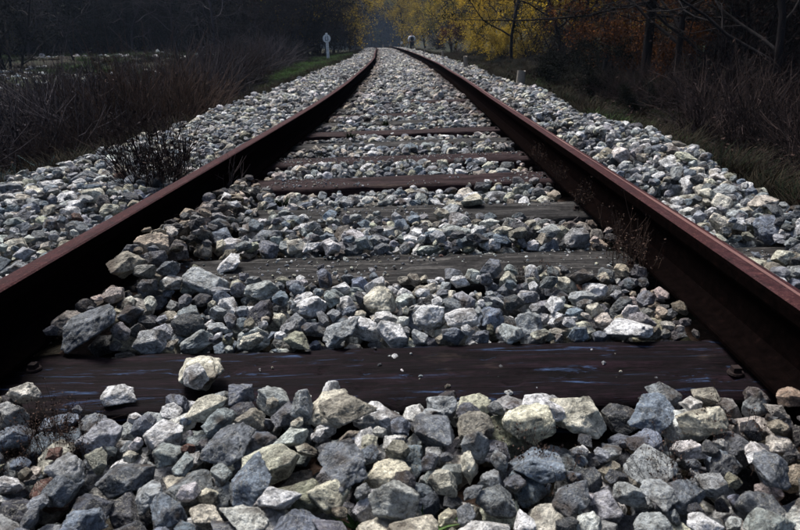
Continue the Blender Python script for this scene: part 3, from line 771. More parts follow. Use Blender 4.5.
def grow(r, h, r0, lvl=4, low=.25, spread=.9, nch=(9, 6, 5, 4), lean=(0, 0), up=.25, multi=1, lens=(.42, .5, .5, .5), wob=.10):
    out = [[] for _ in range(lvl + 1)]
    def br(p, d, L, rad, lv):
        n = [12, 8, 6, 5, 4][lv]; P_ = [p]; st = L / (n - 1); d = d / np.linalg.norm(d)
        for k in range(n - 1):
            d = d + r.normal(size=3) * wob * (1 + lv * .6) + np.array([0, 0, up * .12 * (lv > 0)])
            d /= np.linalg.norm(d); p = p + d * st; P_.append(p)
        P_ = np.array(P_); R_ = rad * np.linspace(1, .28 if lv else .22, n)
        out[lv].append((P_, R_))
        if lv >= lvl: return
        m = nch[lv] if lv < len(nch) else 3
        for k in range(m):
            t = (low if lv == 0 else .25) + (1 - (low if lv == 0 else .25)) * (k + r.random()) / m
            i = min(int(t * (n - 1)), n - 2); q = P_[i] + (P_[i + 1] - P_[i]) * (t * (n - 1) - i)
            tg = P_[i + 1] - P_[i]; tg /= np.linalg.norm(tg)
            sd = np.cross(tg, r.normal(size=3)); sd /= np.linalg.norm(sd) + 1e-9
            nd = tg * (1 - spread * .55) + sd * spread * r.uniform(.6, 1.1)
            br(q, nd, L * lens[lv] * r.uniform(.65, 1.2) * (1.15 - .55 * t if lv == 0 else 1), R_[i] * r.uniform(.42, .62), lv + 1)
    for k in range(multi):
        d0 = np.array([lean[0], lean[1], 1.]) + (r.normal(size=3) * np.array([.28, .28, 0]) if multi > 1 else 0)
        p0 = np.array([0, 0, -.15]) + (r.normal(size=3) * np.array([.15, .15, 0]) if multi > 1 else 0)
        br(p0, d0, h * (r.uniform(.7, 1) if multi > 1 else 1), r0 * (r.uniform(.6, 1) if multi > 1 else 1), 0)
    return out
def tree_shape(seed, h, r0, nleaf, lsize, clump=.25, **kw):
    r = np.random.default_rng(seed); o = grow(r, h, r0, **kw)
    parts = []; V, F = tubes(o[0] + (o[1] if len(o) > 1 else []), 7); Vs, Fs = [V], [F]; off = len(V)
    for lv in range(2, len(o)):
        if o[lv]:
            V, F = tubes(o[lv], 3); Vs.append(V); Fs.append(F + off); off += len(V)
    tr = mk_mesh('trunk', np.concatenate(Vs), np.concatenate(Fs), True); tr.materials.append(bark)
    cr = None
    if nleaf:
        tips = np.concatenate([p[1:] for p, _ in o[-1]] + [p[2:] for p, _ in o[-2]])
        dens = np.array([noise.noise(Vector(tuple(t * .8)) + Vector((seed, 0, 0))) for t in tips]); tips = tips[dens > -.02]
        sel = tips[r.integers(0, len(tips), nleaf)]; pos = sel + r.normal(size=(nleaf, 3)) * clump * r.uniform(.2, 1, (nleaf, 1))
        V, F = leaves(pos, lsize, r); cr = mk_mesh('crown', V, F); cr.materials.append(LM['olive'])
    return tr, cr
TS = dict(
    bare=[tree_shape(100 + k, 8, .085, 0, 0, low=.12, spread=.95, nch=(14, 8, 6, 4), up=.5) for k in range(4)],
    sapling=[tree_shape(120 + k, 5, .04, 0, 0, low=.08, spread=.7, nch=(12, 6, 5, 3), up=.5, multi=3, lvl=3) for k in range(3)],
    leafy=[tree_shape(140 + k, 9, .12, 12500, .105, .26, low=.06, spread=1.0, nch=(18, 8, 5), lvl=3, up=.35) for k in range(4)],
    bush=[tree_shape(160 + k, 3.2, .045, 9000, .075, .20, low=.04, spread=.95, nch=(12, 6, 4), lvl=3, up=.5, multi=6) for k in range(4)],
    thicket=[tree_shape(180 + k, 6, .05, 5200, .07, .30, low=.04, spread=.9, nch=(14, 8, 5), lvl=3, up=.4, multi=5) for k in range(3)],
)
def pine_shape(seed, h, low):
    r = np.random.default_rng(seed); P0 = np.array([[.02 * math.sin(z * 2), .03 * math.cos(z * 1.3), z] for z in np.linspace(-.2, h, 14)])
    polys = [(P0, np.linspace(.105, .03, 14))]; tips = []
    for k in range(46):
        z = low + (h - low) * (k / 46) ** 1.1; a = r.uniform(0, 6.28); L = (h - z) * .42 + .5
        n = 7; t = np.linspace(0, 1, n); base = np.array([.02 * math.sin(z * 2), .03 * math.cos(z * 1.3), z])
        pp = base + np.stack([np.cos(a) * L * t, np.sin(a) * L * t, -.18 * L * t + .12 * L * t * t], 1) + r.normal(size=(n, 3)) * .03
        polys.append((pp, np.linspace(.028, .006, n)))
        for j in range(9):
            q = pp[1 + j % (n - 1)]; aa = a + r.uniform(-1.2, 1.2); l2 = r.uniform(.25, .6)
            e = q + np.array([np.cos(aa) * l2, np.sin(aa) * l2, r.uniform(-.15, .1)]); polys.append((np.array([q, (q + e) / 2 + [0, 0, -.02], e]), np.array([.008, .005, .003])))
            tips += [q + (e - q) * s_ for s_ in (.3, .6, .9, 1)]
    V, F = tubes(polys[:47], 6); V2, F2 = tubes(polys[47:], 3)
    tr = mk_mesh('trunk', np.concatenate([V, V2]), np.concatenate([F, F2 + len(V)]), True); tr.materials.append(bark)
    tips = np.array(tips); n = 26000; pos = tips[r.integers(0, len(tips), n)] + r.normal(size=(n, 3)) * .07
    V, F = leaves(pos, .11, r, 0, .14); cr = mk_mesh('crown', V, F); cr.materials.append(LM['needles'])
    return tr, cr
TS['pine'] = [pine_shape(5, 9, 1.45), pine_shape(6, 11, .7)]

def stems(seed, n, h, rad, base=.12, flare=.45, seg=6, side=2, curl=.12, sides=3):
    r = np.random.default_rng(seed); polys = []
    for k in range(n):
        a = r.uniform(0, 6.28); rr = base * math.sqrt(r.random()); p = np.array([math.cos(a) * rr, math.sin(a) * rr, -.04])
        d = np.array([math.cos(a) * flare * r.random(), math.sin(a) * flare * r.random(), 1.]); L = h * r.uniform(.45, 1.05)
        P_ = [p]
        for j in range(seg):
            d = d + r.normal(size=3) * curl; d /= np.linalg.norm(d); p = p + d * L / seg; P_.append(p)
        P_ = np.array(P_); rk = rad * r.uniform(.45, 1.7); polys.append((P_, np.linspace(rk, rk * .35, seg + 1)))
        for s in range(side):
            i = r.integers(seg // 3, seg); d2 = P_[i] - P_[i - 1]; d2 = d2 / np.linalg.norm(d2) + r.normal(size=3) * .45
            l2 = L * r.uniform(.12, .35); q = P_[i]; polys.append((np.array([q, q + d2 * l2 * .5, q + d2 * l2 + [0, 0, .1 * l2]]), np.array([rad * .6, rad * .45, rad * .3])))
    return polys, r
def stem_mesh(name, *a, **k):
    lf = k.pop('lf', 0); polys, r = stems(*a, **k); V, F = tubes(polys, 3)
    if lf:
        tips = np.concatenate([p[1:] for p, _ in polys]); pos = tips[r.integers(0, len(tips), lf)] + r.normal(size=(lf, 3)) * .012
        V2, F2 = leaves(pos, k.get('lsz', .022), r); F = np.concatenate([F, F2 + len(V)]); V = np.concatenate([V, V2])
    return mk_mesh(name, V, F, True)
BROOM = [stem_mesh('stems', 300 + k, 330, 1.1, .0050, base=.45, flare=.75, side=5, curl=.15, seg=7, lf=900) for k in range(4)]
TANGLE = [stem_mesh('stems', 320 + k, 250, 1.0, .0055, base=.5, flare=1.1, side=7, curl=.26, seg=7, lf=700) for k in range(3)]
def blades(seed, n, h, w, base, flare, curl=.25):
    r = np.random.default_rng(seed); a = r.uniform(0, 6.28, n); rr = base * np.sqrt(r.random(n)); L = h * r.uniform(.4, 1, n)
    p0 = np.stack([np.cos(a) * rr, np.sin(a) * rr, np.full(n, -.02)], 1); aa = a + r.normal(0, .8, n)
    o = np.stack([np.cos(aa), np.sin(aa), np.zeros(n)], 1); s = np.stack([-np.sin(aa), np.cos(aa), np.zeros(n)], 1)
    V = []
    for t in (0, .4, .75, 1):
        c_ = p0 + o * (L * flare * t ** 2)[:, None] + np.array([0, 0, 1]) * (L * (t - .3 * flare * t ** 2))[:, None]
        ww = w * (1 - t ** 2) + .0004
        V += [c_ - s * ww, c_ + s * ww]
    V = np.stack(V, 1); F = np.array([[0, 1, 3, 2], [2, 3, 5, 4], [4, 5, 7, 6]])
    return mk_mesh('blades', V.reshape(-1, 3), (np.arange(n)[:, None, None] * 8 + F[None]).reshape(-1, 4))

def plant(kind, shape, x, D, h, mat, label, cat, group=None, rz=None, name='tree', z=None, trunk_mat=None):
    s_tr, s_cr = TS[kind][shape]
    hh = s_tr.vertices[0].co.z  # noqa
    base = dict(bare=8, sapling=5, leafy=9, bush=3.2, thicket=6, pine=9)[kind]
    o = empty(name, (x, D, gz(x, D) if z is None else z), rnd.uniform(0, 6.28) if rz is None else rz)
    o.scale = (h / base,) * 3
    t = new_obj('trunk', s_tr, None, parent=o)
    if trunk_mat: set_mat(t, trunk_mat)
    if s_cr:
        c_ = new_obj('crown', s_cr, None, parent=o); set_mat(c_, LM[mat])
    return tag(o, label, cat, group)
def uD(u, D): return .131 + (u - 415) / 620 * D * .943

# ------------------------------------------------------------------ trees, right side
g = 'autumn trees right of the track'
for (kd, sh, u, D, h, mt, lb) in [
    ('leafy', 0, 404, 92, 11, 'yellow', 'pale yellow tree in the mist just right of where the track ends'),
    ('leafy', 1, 426, 90, 11, 'yellow', 'misty yellow-green tree behind the walker'),
    ('leafy', 2, 452, 58, 8, 'olive', 'olive-green tree beside the track just right of the walker'),
    ('leafy', 3, 470, 45, 8, 'yellow', 'olive-yellow tree between the walker and the bright yellow bush'),
    ('leafy', 1, 498, 36, 6, 'gold', 'bright yellow bushy tree with its foliage down to the ground'),
    ('leafy', 0, 541, 34, 7, 'yellow', 'yellow tree right of the bright yellow bushy tree'),
    ('leafy', 2, 566, 24, 6, 'gold', 'golden tree at the top edge, brightest leaves right of centre'),
    ('leafy', 3, 603, 28, 7, 'yellow', 'thinly leaved yellow tree with a forked dark trunk before it'),
    ('leafy', 0, 520, 60, 10, 'olive', 'tall olive tree rising behind the yellow trees'),
    ('leafy', 2, 585, 46, 10, 'olive', 'olive tree behind the thinly leaved yellow tree'), ('leafy', 1, 484, 34, 4.0, 'yellow', 'small yellow tree between the track and the bright yellow one'), ('leafy', 0, 586, 22, 6.5, 'gold', 'golden tree overlapping the one at the top edge'), ('leafy', 3, 512, 31, 5.5, 'gold', 'golden bushy tree close in front of the bright yellow one'), ('leafy', 2, 632, 27, 7, 'yellow', 'yellow tree showing just left of the dark pine'), ('leafy', 1, 440, 78, 9, 'yellow', 'hazy olive tree right above the walker'),
]: plant(kd, sh, uD(u, D), D, h, mt, lb, 'tree', g, name='autumn_tree')
plant('pine', 0, uD(646, 12), 12, 8.5, 'needles', 'dark pine with a straight black trunk and drooping lower branches', 'pine tree', name='pine_tree', rz=.6)
g = 'bare trees in the dark wood right of the track'
BR = [(604, 19, 7, 'bare tree with a forked trunk before the yellow leaves'), (512, 27, 7, 'slim bare tree standing against the bright yellow bushy tree'),
      (563, 18, 6, 'thin bare tree left of the forked bare tree'), (682, 11, 6, 'bare tree leaning right just past the dark pine'), (668, 20, 7, 'thin bare tree close behind the dark pine'),
      (712, 13, 7, 'bare tree with a long branch reaching left in the dark wood'), (745, 10, 6, 'bare tree in the upper right, branches crossing over'), (782, 8, 5, 'bare tree nearest the right frame edge'),
      (765, 15, 8, 'tall bare tree behind the one nearest the right frame edge'), (728, 19, 8, 'tall bare tree deep in the wood at the upper right')]
for k, (u, D, h, lb) in enumerate(BR): plant('bare', k % 4, uD(u, D), D, h, None, lb, 'tree', g, name='bare_tree')
for k in range(34):
    D = rnd.uniform(13, 45); u = rnd.uniform(640, 1150); 
    plant('bare' if k % 2 else 'sapling', k % 3, uD(u, D), D, rnd.uniform(6, 10), None, 'slender bare tree deep in the dark wood right of the track', 'tree', g, name='bare_tree')
g = 'bushes along the right side of the track'
for (u, D, h, mt, lb, sh) in [
    (618, 17, 2.4, 'rust', 'rusty orange bush left of the dark pine trunk', 0), (652, 18.5, 2.6, 'rust', 'rusty orange bush behind the dark pine trunk', 1),
    (672, 13.5, 1.9, 'rust', 'orange-brown bush just right of the dark pine trunk', 2), (700, 14, 2.0, 'brown', 'brown bush right of the orange-brown bush', 3),
    (585, 21, 2.2, 'brown', 'dull purple-brown bush below the golden tree', 1), (560, 26, 2.6, 'brown', 'brown bush below the yellow tree right of centre', 2),
    (530, 30, 2.6, 'yellow', 'low yellow bush at the foot of the bright yellow bushy tree', 0), (505, 28, 1.7, 'yellow', 'small yellowish bush beside the concrete stubs', 3),
    (556, 13.5, 1.15, 'dark', 'low blackish bush at the ballast edge right of centre', 0), (600, 10, 1.0, 'dark', 'low blackish bush below the rusty orange bushes', 1),
    (640, 8.4, .55, 'dark', 'low blackish bush in front of the dark pine', 2), (478, 40, 2.4, 'yellow', 'yellowish bush left of the bright yellow bushy tree', 2),
    (455, 52, 2.8, 'rust', 'reddish bush beside the track right of the walker', 3), (437, 66, 2.6, 'brown', 'brown bush just behind the walker', 1),
]: plant('bush', sh, uD(u, D), D, h, mt, lb, 'bush', g, name='bush')
for k in range(26):
    D = rnd.uniform(7.5, 30); u = rnd.uniform(700, 1200)
    plant('thicket', k % 3, uD(u, D), D, rnd.uniform(2.2, 5), 'brown' if k % 4 else 'rust', 'dark tangled thicket in the wood right of the track', 'bush', 'thickets in the dark wood on the right', name='thicket')

# ------------------------------------------------------------------ trees, left side
g = 'trees along the left side of the valley'
for k in range(46):
    u = -420 + k * 16.5 + rnd.uniform(-6, 6); D = rnd.uniform(36, 46) if u > 0 else rnd.uniform(24, 44)
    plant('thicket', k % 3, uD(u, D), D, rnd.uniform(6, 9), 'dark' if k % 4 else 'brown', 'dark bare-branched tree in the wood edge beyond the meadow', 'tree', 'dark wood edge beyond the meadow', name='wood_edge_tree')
for k in range(26):
    u = -300 + k * 24 + rnd.uniform(-6, 6); D = rnd.uniform(48, 56)
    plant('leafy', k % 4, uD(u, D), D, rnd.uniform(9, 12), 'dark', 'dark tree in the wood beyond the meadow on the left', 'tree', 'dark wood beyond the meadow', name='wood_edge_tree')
for (kd, sh, u, D, h, mt, lb) in [
    ('leafy', 0, 300, 40, 9, 'yellow', 'yellow-green tree left of the white marker post, at top edge'), ('leafy', 1, 333, 56, 9, 'yellow', 'faint yellow-green tree above the white marker post'),
    ('thicket', 2, 262, 30, 5, 'brown', 'brown bare thicket left of the white marker post'), ('thicket', 0, 290, 33, 5, 'brown', 'brown thicket directly left of the white marker post'),
    ('thicket', 1, 318, 37, 5, 'brown', 'brown thicket behind the white marker post'), ('thicket', 2, 336, 48, 5, 'brown', 'brown thicket right of the white marker post'),
    ('thicket', 0, 349, 66, 6, 'brown', 'misty thicket left of where the track vanishes'), ('leafy', 3, 318, 50, 9, 'olive', 'thin olive tree rising above the white marker post'),
    ('pine', 1, 356, 150, 12, 'needles', 'bluish conifer left of the vanishing point'), ('pine', 0, 372, 165, 12, 'needles', 'faint bluish conifer above the vanishing point'), ('leafy', 2, 345, 100, 9, 'dark', 'dark misty tree left of the bluish conifers'),
]: plant(kd, sh, uD(u, D), D, h, mt, lb, 'tree', g, name='tree')

for k, (u, D, h, lb) in enumerate([(22, 33, 6, 'grey bare tree at the wood edge near the left frame edge'), (68, 30, 5, 'grey bare tree beyond the meadow, second from the left frame edge'), (128, 34, 6, 'grey bare tree beyond the middle of the meadow'),
        (172, 31, 5, 'low-forked bare tree at the far side of the meadow'), (216, 29, 6, 'bare tree at the right end of the meadow'), (252, 34, 6, 'bare tree between the meadow and the marker post')]):
    plant('bare', k % 4, uD(u, D), D, h, None, lb, 'tree', 'bare trees at the edge of the left wood', name='bare_tree', trunk_mat=LM['greytwig'])

# far wooded hillside: one mass
FW = bpy.data.collections.new('far_tree_shapes')
for q, mt in ((0, 'dark'), (1, 'olive'), (2, 'dark'), (3, 'brown')):
    r = np.random.default_rng(900 + q); n = 2600
    dirs = r.normal(size=(n, 3)); dirs /= np.linalg.norm(dirs, axis=1)[:, None]
    lump = np.array([1 + .35 * noise.noise(Vector(tuple(d * 1.8)) + Vector((q * 9, 0, 0))) for d in dirs])
    pos = dirs * (lump * r.uniform(.55, 1, n) ** .5)[:, None] * np.array([.42, .42, .5]) + [0, 0, .52]
    V, F = leaves(pos, .075, r); me = mk_mesh('far_tree', V, F); me.materials.append(LM[mt]); new_obj('shape', me, coll=FW)
n = 5200; fx = rng.uniform(-150, 150, n); fy = rng.uniform(150, 326, n); fl = fx - cx(fy)
ok = (fy > 195) | (np.abs(fl) > 22)
n2 = 2600; sx = rng.uniform(16, 160, n2); sy = rng.uniform(-20, 120, n2); ok2 = (sx - cx(sy)) > 20 + rng.uniform(0, 8, n2)
n3 = 2000; tx = rng.uniform(-160, -30, n3); ty = rng.uniform(-20, 120, n3); ok3 = (np.hypot(tx, ty) > 58)
FX = np.concatenate([fx[ok], sx[ok2], tx[ok3]]); FY = np.concatenate([fy[ok], sy[ok2], ty[ok3]])
fz = ground(FX, FY); nn = len(FX); s_ = rng.uniform(6, 11, nn)
tag(scatter('hillside_wood', np.stack([FX, FY, fz - .5], 1), np.stack([rng.normal(0, .08, nn), rng.normal(0, .08, nn), rng.uniform(0, 6.28, nn)], 1),
            np.stack([s_, s_, s_ * 1.2], 1), rng.integers(0, 4, nn), None, FW), 'misty blue wooded hillside closing the valley', 'wood', kind='stuff')

# ------------------------------------------------------------------ ground cover
GC = bpy.data.collections.new('tuft_shapes')
for k, mt in enumerate(['drygrass', 'drygrass', 'darkgrass', 'darkgrass', 'grass', 'grass']):
    me = blades(500 + k, 110, .24 if k < 2 else .2, .0028, .13, .7); me.materials.append(LM[mt]); new_obj('shape', me, coll=GC)
for k in range(2):
    me = stem_mesh('sprig', 520 + k, 60, .45, .0020, base=.2, flare=1.1, side=3, curl=.25); me.materials.append(LM['twig']); new_obj('shape', me, coll=GC)
r = np.random.default_rng(77)
a_ = r.normal(size=(130, 3)) * np.array([.22, .22, .012]); V, F = leaves(a_, .032, r, .8); me = mk_mesh('litter', V, F); me.materials.append(LM['brown']); new_obj('shape', me, coll=GC)
n = 24000; D = rng.uniform(0, 1, n) ** 1.6 * 44 + .8; sd = rng.random(n) < .5
lat = np.where(sd, -(edge_l(D) - .02 + rng.exponential(3.4, n)), edge_r(D) + .05 + rng.exponential(2.6, n)); x = lat + cx(D)
r_ = rng.random(n); idx = np.where(r_ < .30, rng.integers(0, 2, n), np.where(r_ < .58, rng.integers(2, 4, n), np.where(r_ < .66, rng.integers(6, 8, n), 8)))
s_ = rng.uniform(.5, 1.1, n) * (1 + .010 * D) * np.where((idx == 6) | (idx == 7), .55, 1)
rot = np.stack([rng.normal(0, .12, n), rng.normal(0, .12, n), rng.uniform(0, 6.28, n)], 1)
tag(scatter('undergrowth', np.stack([x, D, ground(x, D)], 1), rot, np.stack([s_, s_, s_], 1), idx, None, GC), 'dark dry grass, twigs and leaf litter on both banks', 'undergrowth', kind='stuff')
# green grass patches
pc = []
for (u, D, lat0, sp, cnt) in [(None, 5.2, 2.15, .3, 60), (None, 8.5, 2.2, .4, 90), (None, 14, 2.4, .5, 90), (None, 17, -2.9, .45, 420), (None, 20.5, -3.2, .4, 380), (None, 25, -2.9, .4, 300), (None, 31, -2.6, .5, 300), (None, 13, -3.9, .6, 260), (None, 11, -3.3, .35, 150)]:
    q = rng.normal(size=(cnt, 2)) * [sp, sp * 2.2]; dd_ = D + q[:, 1]; pc.append(np.stack([cx(dd_) + lat0 + q[:, 0], dd_], 1))
mx = rng.uniform(-40, -5, 3600); my = rng.uniform(12, 38, 3600); okm = vnoise(mx, my, 2.5) > .30; pc.append(np.stack([mx, my], 1)[okm])
pc = np.concatenate(pc); lt = pc[:, 0] - cx(pc[:, 1]); pc = pc[(lt > edge_r(pc[:, 1]) + .1) | (lt < -edge_l(pc[:, 1]) - .05)]; n = len(pc)
tag(scatter('green_grass', np.stack([pc[:, 0], pc[:, 1], ground(pc[:, 0], pc[:, 1])], 1), np.stack([rng.normal(0, .1, n), rng.normal(0, .1, n), rng.uniform(0, 6.28, n)], 1),
            np.repeat((rng.uniform(.5, 1.1, n) * (1 + .03 * np.clip(pc[:, 1] - 8, 0, 20)))[:, None], 3, 1), np.where((pc[:, 0] < -5) & (rng.random(n) < .55), rng.integers(0, 4, n), rng.integers(4, 6, n)), None, GC), 'patches of green grass beside the ballast and over the meadow', 'grass', kind='stuff')
# pale stones over the meadow
n = 5200; mx = rng.uniform(-45, -5, n); my = rng.uniform(12, 37, n); okm = vnoise(mx + 9, my, 2.6) > .02
mx, my = mx[okm], my[okm]; n = len(mx); cc = pick_cols(n, None)[1] * 1.1
tag(scatter('meadow_stones', np.stack([mx, my, ground(mx, my)], 1), rng.uniform(-.6, .6, (n, 3)) + [0, 0, 3], np.repeat(np.exp(rng.normal(math.log(.16), .4, n))[:, None], 3, 1), rng.integers(NV, 2 * NV, n), np.concatenate([cc, np.ones((n, 1))], 1), PROTO), 'pale stones strewn over the meadow on the left', 'stones', kind='stuff')

# ------------------------------------------------------------------ shrubs on the left bank
g = 'dry shrubs on the left bank'
SHR = [
 ('broom', 130, 7.4, 1.05, 'tall reddish dry shrub of upright stems, middle of left bank'), ('broom', 165, 8.4, 1.0, 'upright dry shrub just right of the tall reddish one'),
 ('broom', 100, 6.4, .9, 'upright dry shrub just left of the tall reddish one'), ('broom', 150, 6.6, .9, 'dry shrub at the ballast edge before the tall reddish one'),
 ('tangle', 60, 6.6, 1.1, 'grey tangled shrub left of the upright dry shrubs'), ('tangle', 25, 6.0, 1.1, 'grey tangled shrub near the left frame edge'),
 ('tangle', -15, 5.6, 1.2, 'tangled shrub cut by the left frame edge'), ('tangle', 45, 8.6, 1.3, 'dark tangled shrub behind the grey tangled ones'),
 ('tangle', 180, 12, 1.5, 'spreading purple-brown shrub before the meadow'), ('tangle', 200, 14, 1.6, 'spreading dark shrub reaching above the meadow'),
 ('broom', 215, 14.5, 1.2, 'dry shrub between the meadow and the left shoulder'), ('broom', 235, 19, 1.5, 'upright brown shrub left of the green grass patch'),
 ('tangle', 255, 23, 1.7, 'tangled brown shrub behind the green grass patch'), ('broom', 80, 10, 1.0, 'dim upright shrub at the near side of the meadow'),
 ('tangle', 5, 11, 1.3, 'dim tangled shrub at the near side of the meadow'), ('broom', 190, 9.4, .8, 'low dry shrub beside the left shoulder'),
 ('tangle', 120, 10.5, 1.1, 'tangled shrub behind the tall reddish one'), ('broom', 40, 5.3, .6, 'low stemmy shrub behind the blue-green plant'), ('broom', 85, 5.3, .55, 'low stemmy shrub at the left ballast edge'),
 ('tangle', 225, 11.5, .7, 'low tangled shrub on the left ballast edge'), ('tangle', 275, 27, 1.6, 'purple-brown shrub near the white marker post'),
]
for k, (kd, u, D, h, lb) in enumerate(SHR):
    if D > 8: h *= .9
    x = uD(u, D); o = empty('dry_shrub', (x, D, gz(x, D)), rnd.uniform(0, 6)); o.scale = (h,) * 3
    s1 = new_obj('stems', (BROOM[k % 4] if kd == 'broom' else TANGLE[k % 3]), LM['twig'], parent=o); set_mat(s1, LM['redstalk'] if k in (0, 3) else LM['greytwig'] if kd == 'tangle' else LM['twig']); tag(o, lb, 'shrub', g)
for k, (lat, D, h, lb) in enumerate([(2.5, 3.3, .5, 'thin bare twigs on the bank at the right frame edge'), (3.0, 4.2, .7, 'bare twiggy shrub on the right bank near the frame edge'), (2.9, 5.6, .7, 'bare twiggy shrub on the right bank behind the green tuft'),
        (3.6, 6.8, .9, 'grey bare shrub at the foot of the dark wood, right'), (4.4, 8.2, 1.1, 'grey bare shrub in front of the leaning bare tree'), (3.6, 9.6, .8, 'low bare shrub between the pine and the ballast'), (5.4, 6.4, 1.2, 'large bare shrub at the right frame edge')]):
    x = float(cx(D)) + lat; o = empty('bare_shrub', (x, D, gz(x, D)), k); o.scale = (h,) * 3
    s1 = new_obj('stems', TANGLE[k % 3], LM['twig'], parent=o); set_mat(s1, LM['twig']); tag(o, lb, 'shrub', 'bare shrubs on the right bank')
def small(name, mesh, mat, u, v, z, sc, lb, cat, group=None, rz=0):
    p, t = ray(u, v, z); o = new_obj(name, mesh, mat, loc=(p[0], p[1], p[2] - .02)); o.scale = (sc,) * 3; o.rotation_euler[2] = rz
    set_mat(o, mat); return tag(o, lb, cat, group)
me = stem_mesh('dark_shrub', 611, 150, .40, .0022, base=.11, flare=.38, side=5, curl=.14, lf=260)
small('dark_shrub', me, LM['twig'], 158, 188, -.13, 1, 'dark twiggy shrub growing on the shoulder outside the left rail', 'shrub')
me = stem_mesh('pale_grass_tuft', 612, 46, .24, .0016, base=.03, flare=.9, side=2, curl=.12)
small('pale_grass_tuft', me, LM['palestalk'], 222, 190, -.14, 1, 'pale dry grass tuft growing inside the left rail at the fourth sleeper', 'grass tuft')
me = stem_mesh('blue_green_plant', 613, 130, .17, .0045, base=.11, flare=.8, side=4, curl=.18)
small('blue_green_plant', me, LM['blue'], 26, 188, -.3, 1.25, 'blue-green fleshy plant at the outer foot of the left shoulder', 'plant')
# thin seed stalks among the ballast
def weed(seed, n, h, base=.06):
    polys, r = stems(seed, n, h, .0011, base=base, flare=.35, side=4, curl=.10, seg=5)
    tips = np.concatenate([p[-1:] for p, _ in polys] * 3) + r.normal(size=(len(polys) * 3, 3)) * .004
    V, F = tubes(polys, 3); V2, F2 = leaves(tips, .006, r, 0, .8)
    return mk_mesh('dry_weed', np.concatenate([V, V2]), np.concatenate([F, F2 + len(V)]))
WD = [weed(700 + k, n, h) for k, (n, h) in enumerate([(16, .15), (26, .20), (10, .12), (34, .17)])]
g = 'dry seed stalks growing through the ballast'
for k, (u, v, s, sc, lb) in enumerate([
    (520, 462, 0, .8, 'reddish dry stalks in front of the right foreground boulder'), (545, 478, 2, .9, 'reddish dry stalks low among the right foreground stones'),
    (668, 470, 1, .6, 'sparse reddish stalks over the largest light grey boulder'), (40, 430, 3, .8, 'dense reddish dry weed at the lower left corner'),
    (75, 440, 1, .75, 'reddish dry weed right of the dense lower left one'), (15, 455, 3, .7, 'reddish dry weed cut by the left frame edge'),
    (590, 200, 3, 1.0, 'brown seedy weed inside the right rail by the third sleeper'), (625, 250, 1, 1.15, 'tall thin weed against the right rail at the second sleeper'),
    (563, 178, 3, .9, 'brown seedy weed inside the right rail by the fourth sleeper'), (645, 262, 0, 1.2, 'thin weed at the foot of the right rail'),
    (545, 160, 1, .9, 'brown weed inside the right rail beyond the fifth sleeper'), (760, 280, 2, 1.1, 'single thin stalk outside the right rail'),
    (530, 268, 2, .9, 'thin weed in front of the second sleeper on the right'), (200, 222, 0, .8, 'brown seedy weed inside the left rail'), (165, 235, 1, .7, 'brown seedy weed by the left rail foot'),
    (738, 430, 2, 1.0, 'thin stalks beside the right rail in the foreground'), (300, 172, 2, .7, 'small weed between the fourth and fifth sleepers'), (485, 150, 2, .8, 'small weed beyond the fifth sleeper'),
]): small('dry_weed', WD[s], LM['redstalk'], u, v, -.13, sc * .72, lb, 'weed', g, rz=k)
PL = blades(801, 26, .055, .0035, .025, .9); set_g = []
for k, (u, v, sc, lb) in enumerate([(365, 522, 1.0, 'small green weed at the bottom edge of the photo'), (430, 512, .8, 'small green plant among the bottom row of stones'), (283, 196, 1.0, 'green tuft in front of the fourth sleeper'),
                                    (350, 132, 1.3, 'low green plants in the middle beyond the sixth sleeper'), (405, 158, 1.1, 'green tuft on the fifth sleeper'), (300, 118, 1.2, 'green tuft right beside the left rail'), (385, 120, 1.2, 'low green weed among stones in the middle distance')]):
    small('green_tuft', PL, LM['darkgrass'] if k > 1 else LM['grass'], u, v, -.12, sc, lb, 'weed', 'small green weeds in the ballast', rz=k)

# ------------------------------------------------------------------ marker post and stubs
m = MatB('white_painted_concrete', .7, .3); n = m.noise(m.coord('Object'), 9, 6, .7); white = m.col(m.ramp(n, [(.3, (.42, .43, .44)), (.6, (.70, .71, .72))]))
m = MatB('faded_grey_paint', .7, .3); greyp = m.col((.12, .13, .16))
m = MatB('old_concrete', .9, .2); n = m.noise(m.coord('Object'), 14, 7, .7); m.bump(n, .6, .01); conc = m.col(m.ramp(n, [(.3, (.09, .08, .07)), (.6, (.20, .18, .155)), (.75, (.28, .26, .23))]))
xm, Dm = uD(327.5, 29.6) , 29.6
sg = empty('marker_post', (xm, Dm, gz(xm, Dm)))
tag(sg, 'small white marker post with a round white head left of the track', 'marker post')
me = bev_box('post', .12, .08, .95, .008); new_obj('post', me, white, parent=sg, loc=(0, 0, .42))
b = bmesh.new(); bmesh.ops.create_cone(b, cap_ends=True, segments=28, radius1=.175, radius2=.175, depth=.035, matrix=Matrix.Rotation(math.pi / 2, 4, 'X'))
bmesh.ops.bevel(b, geom=[e for e in b.edges if e.calc_face_angle(0) > 1], offset=.005, segments=2, affect='EDGES')
me = bpy.data.meshes.new('round_head'); b.to_mesh(me); b.free(); hd = new_obj('round_head', me, white, parent=sg, loc=(0, -.066, 1.02))
me = bev_box('painted_mark', .035, .006, .20, .001, 1)
for dx_, dz_, rr in ((-.05, .0, .15), (.055, .02, -.1)):
    o = new_obj('painted_mark', me, greyp, parent=hd, loc=(dx_, -.021, dz_)); o.rotation_euler[1] = rr
me = bev_box('painted_mark', .12, .006, .03, .001, 1); new_obj('painted_mark', me, greyp, parent=hd, loc=(0, -.0215, -.07))
new_obj('cap', bev_box('cap', .10, .05, .06, .006), white, parent=sg, loc=(0, -.045, 1.225))
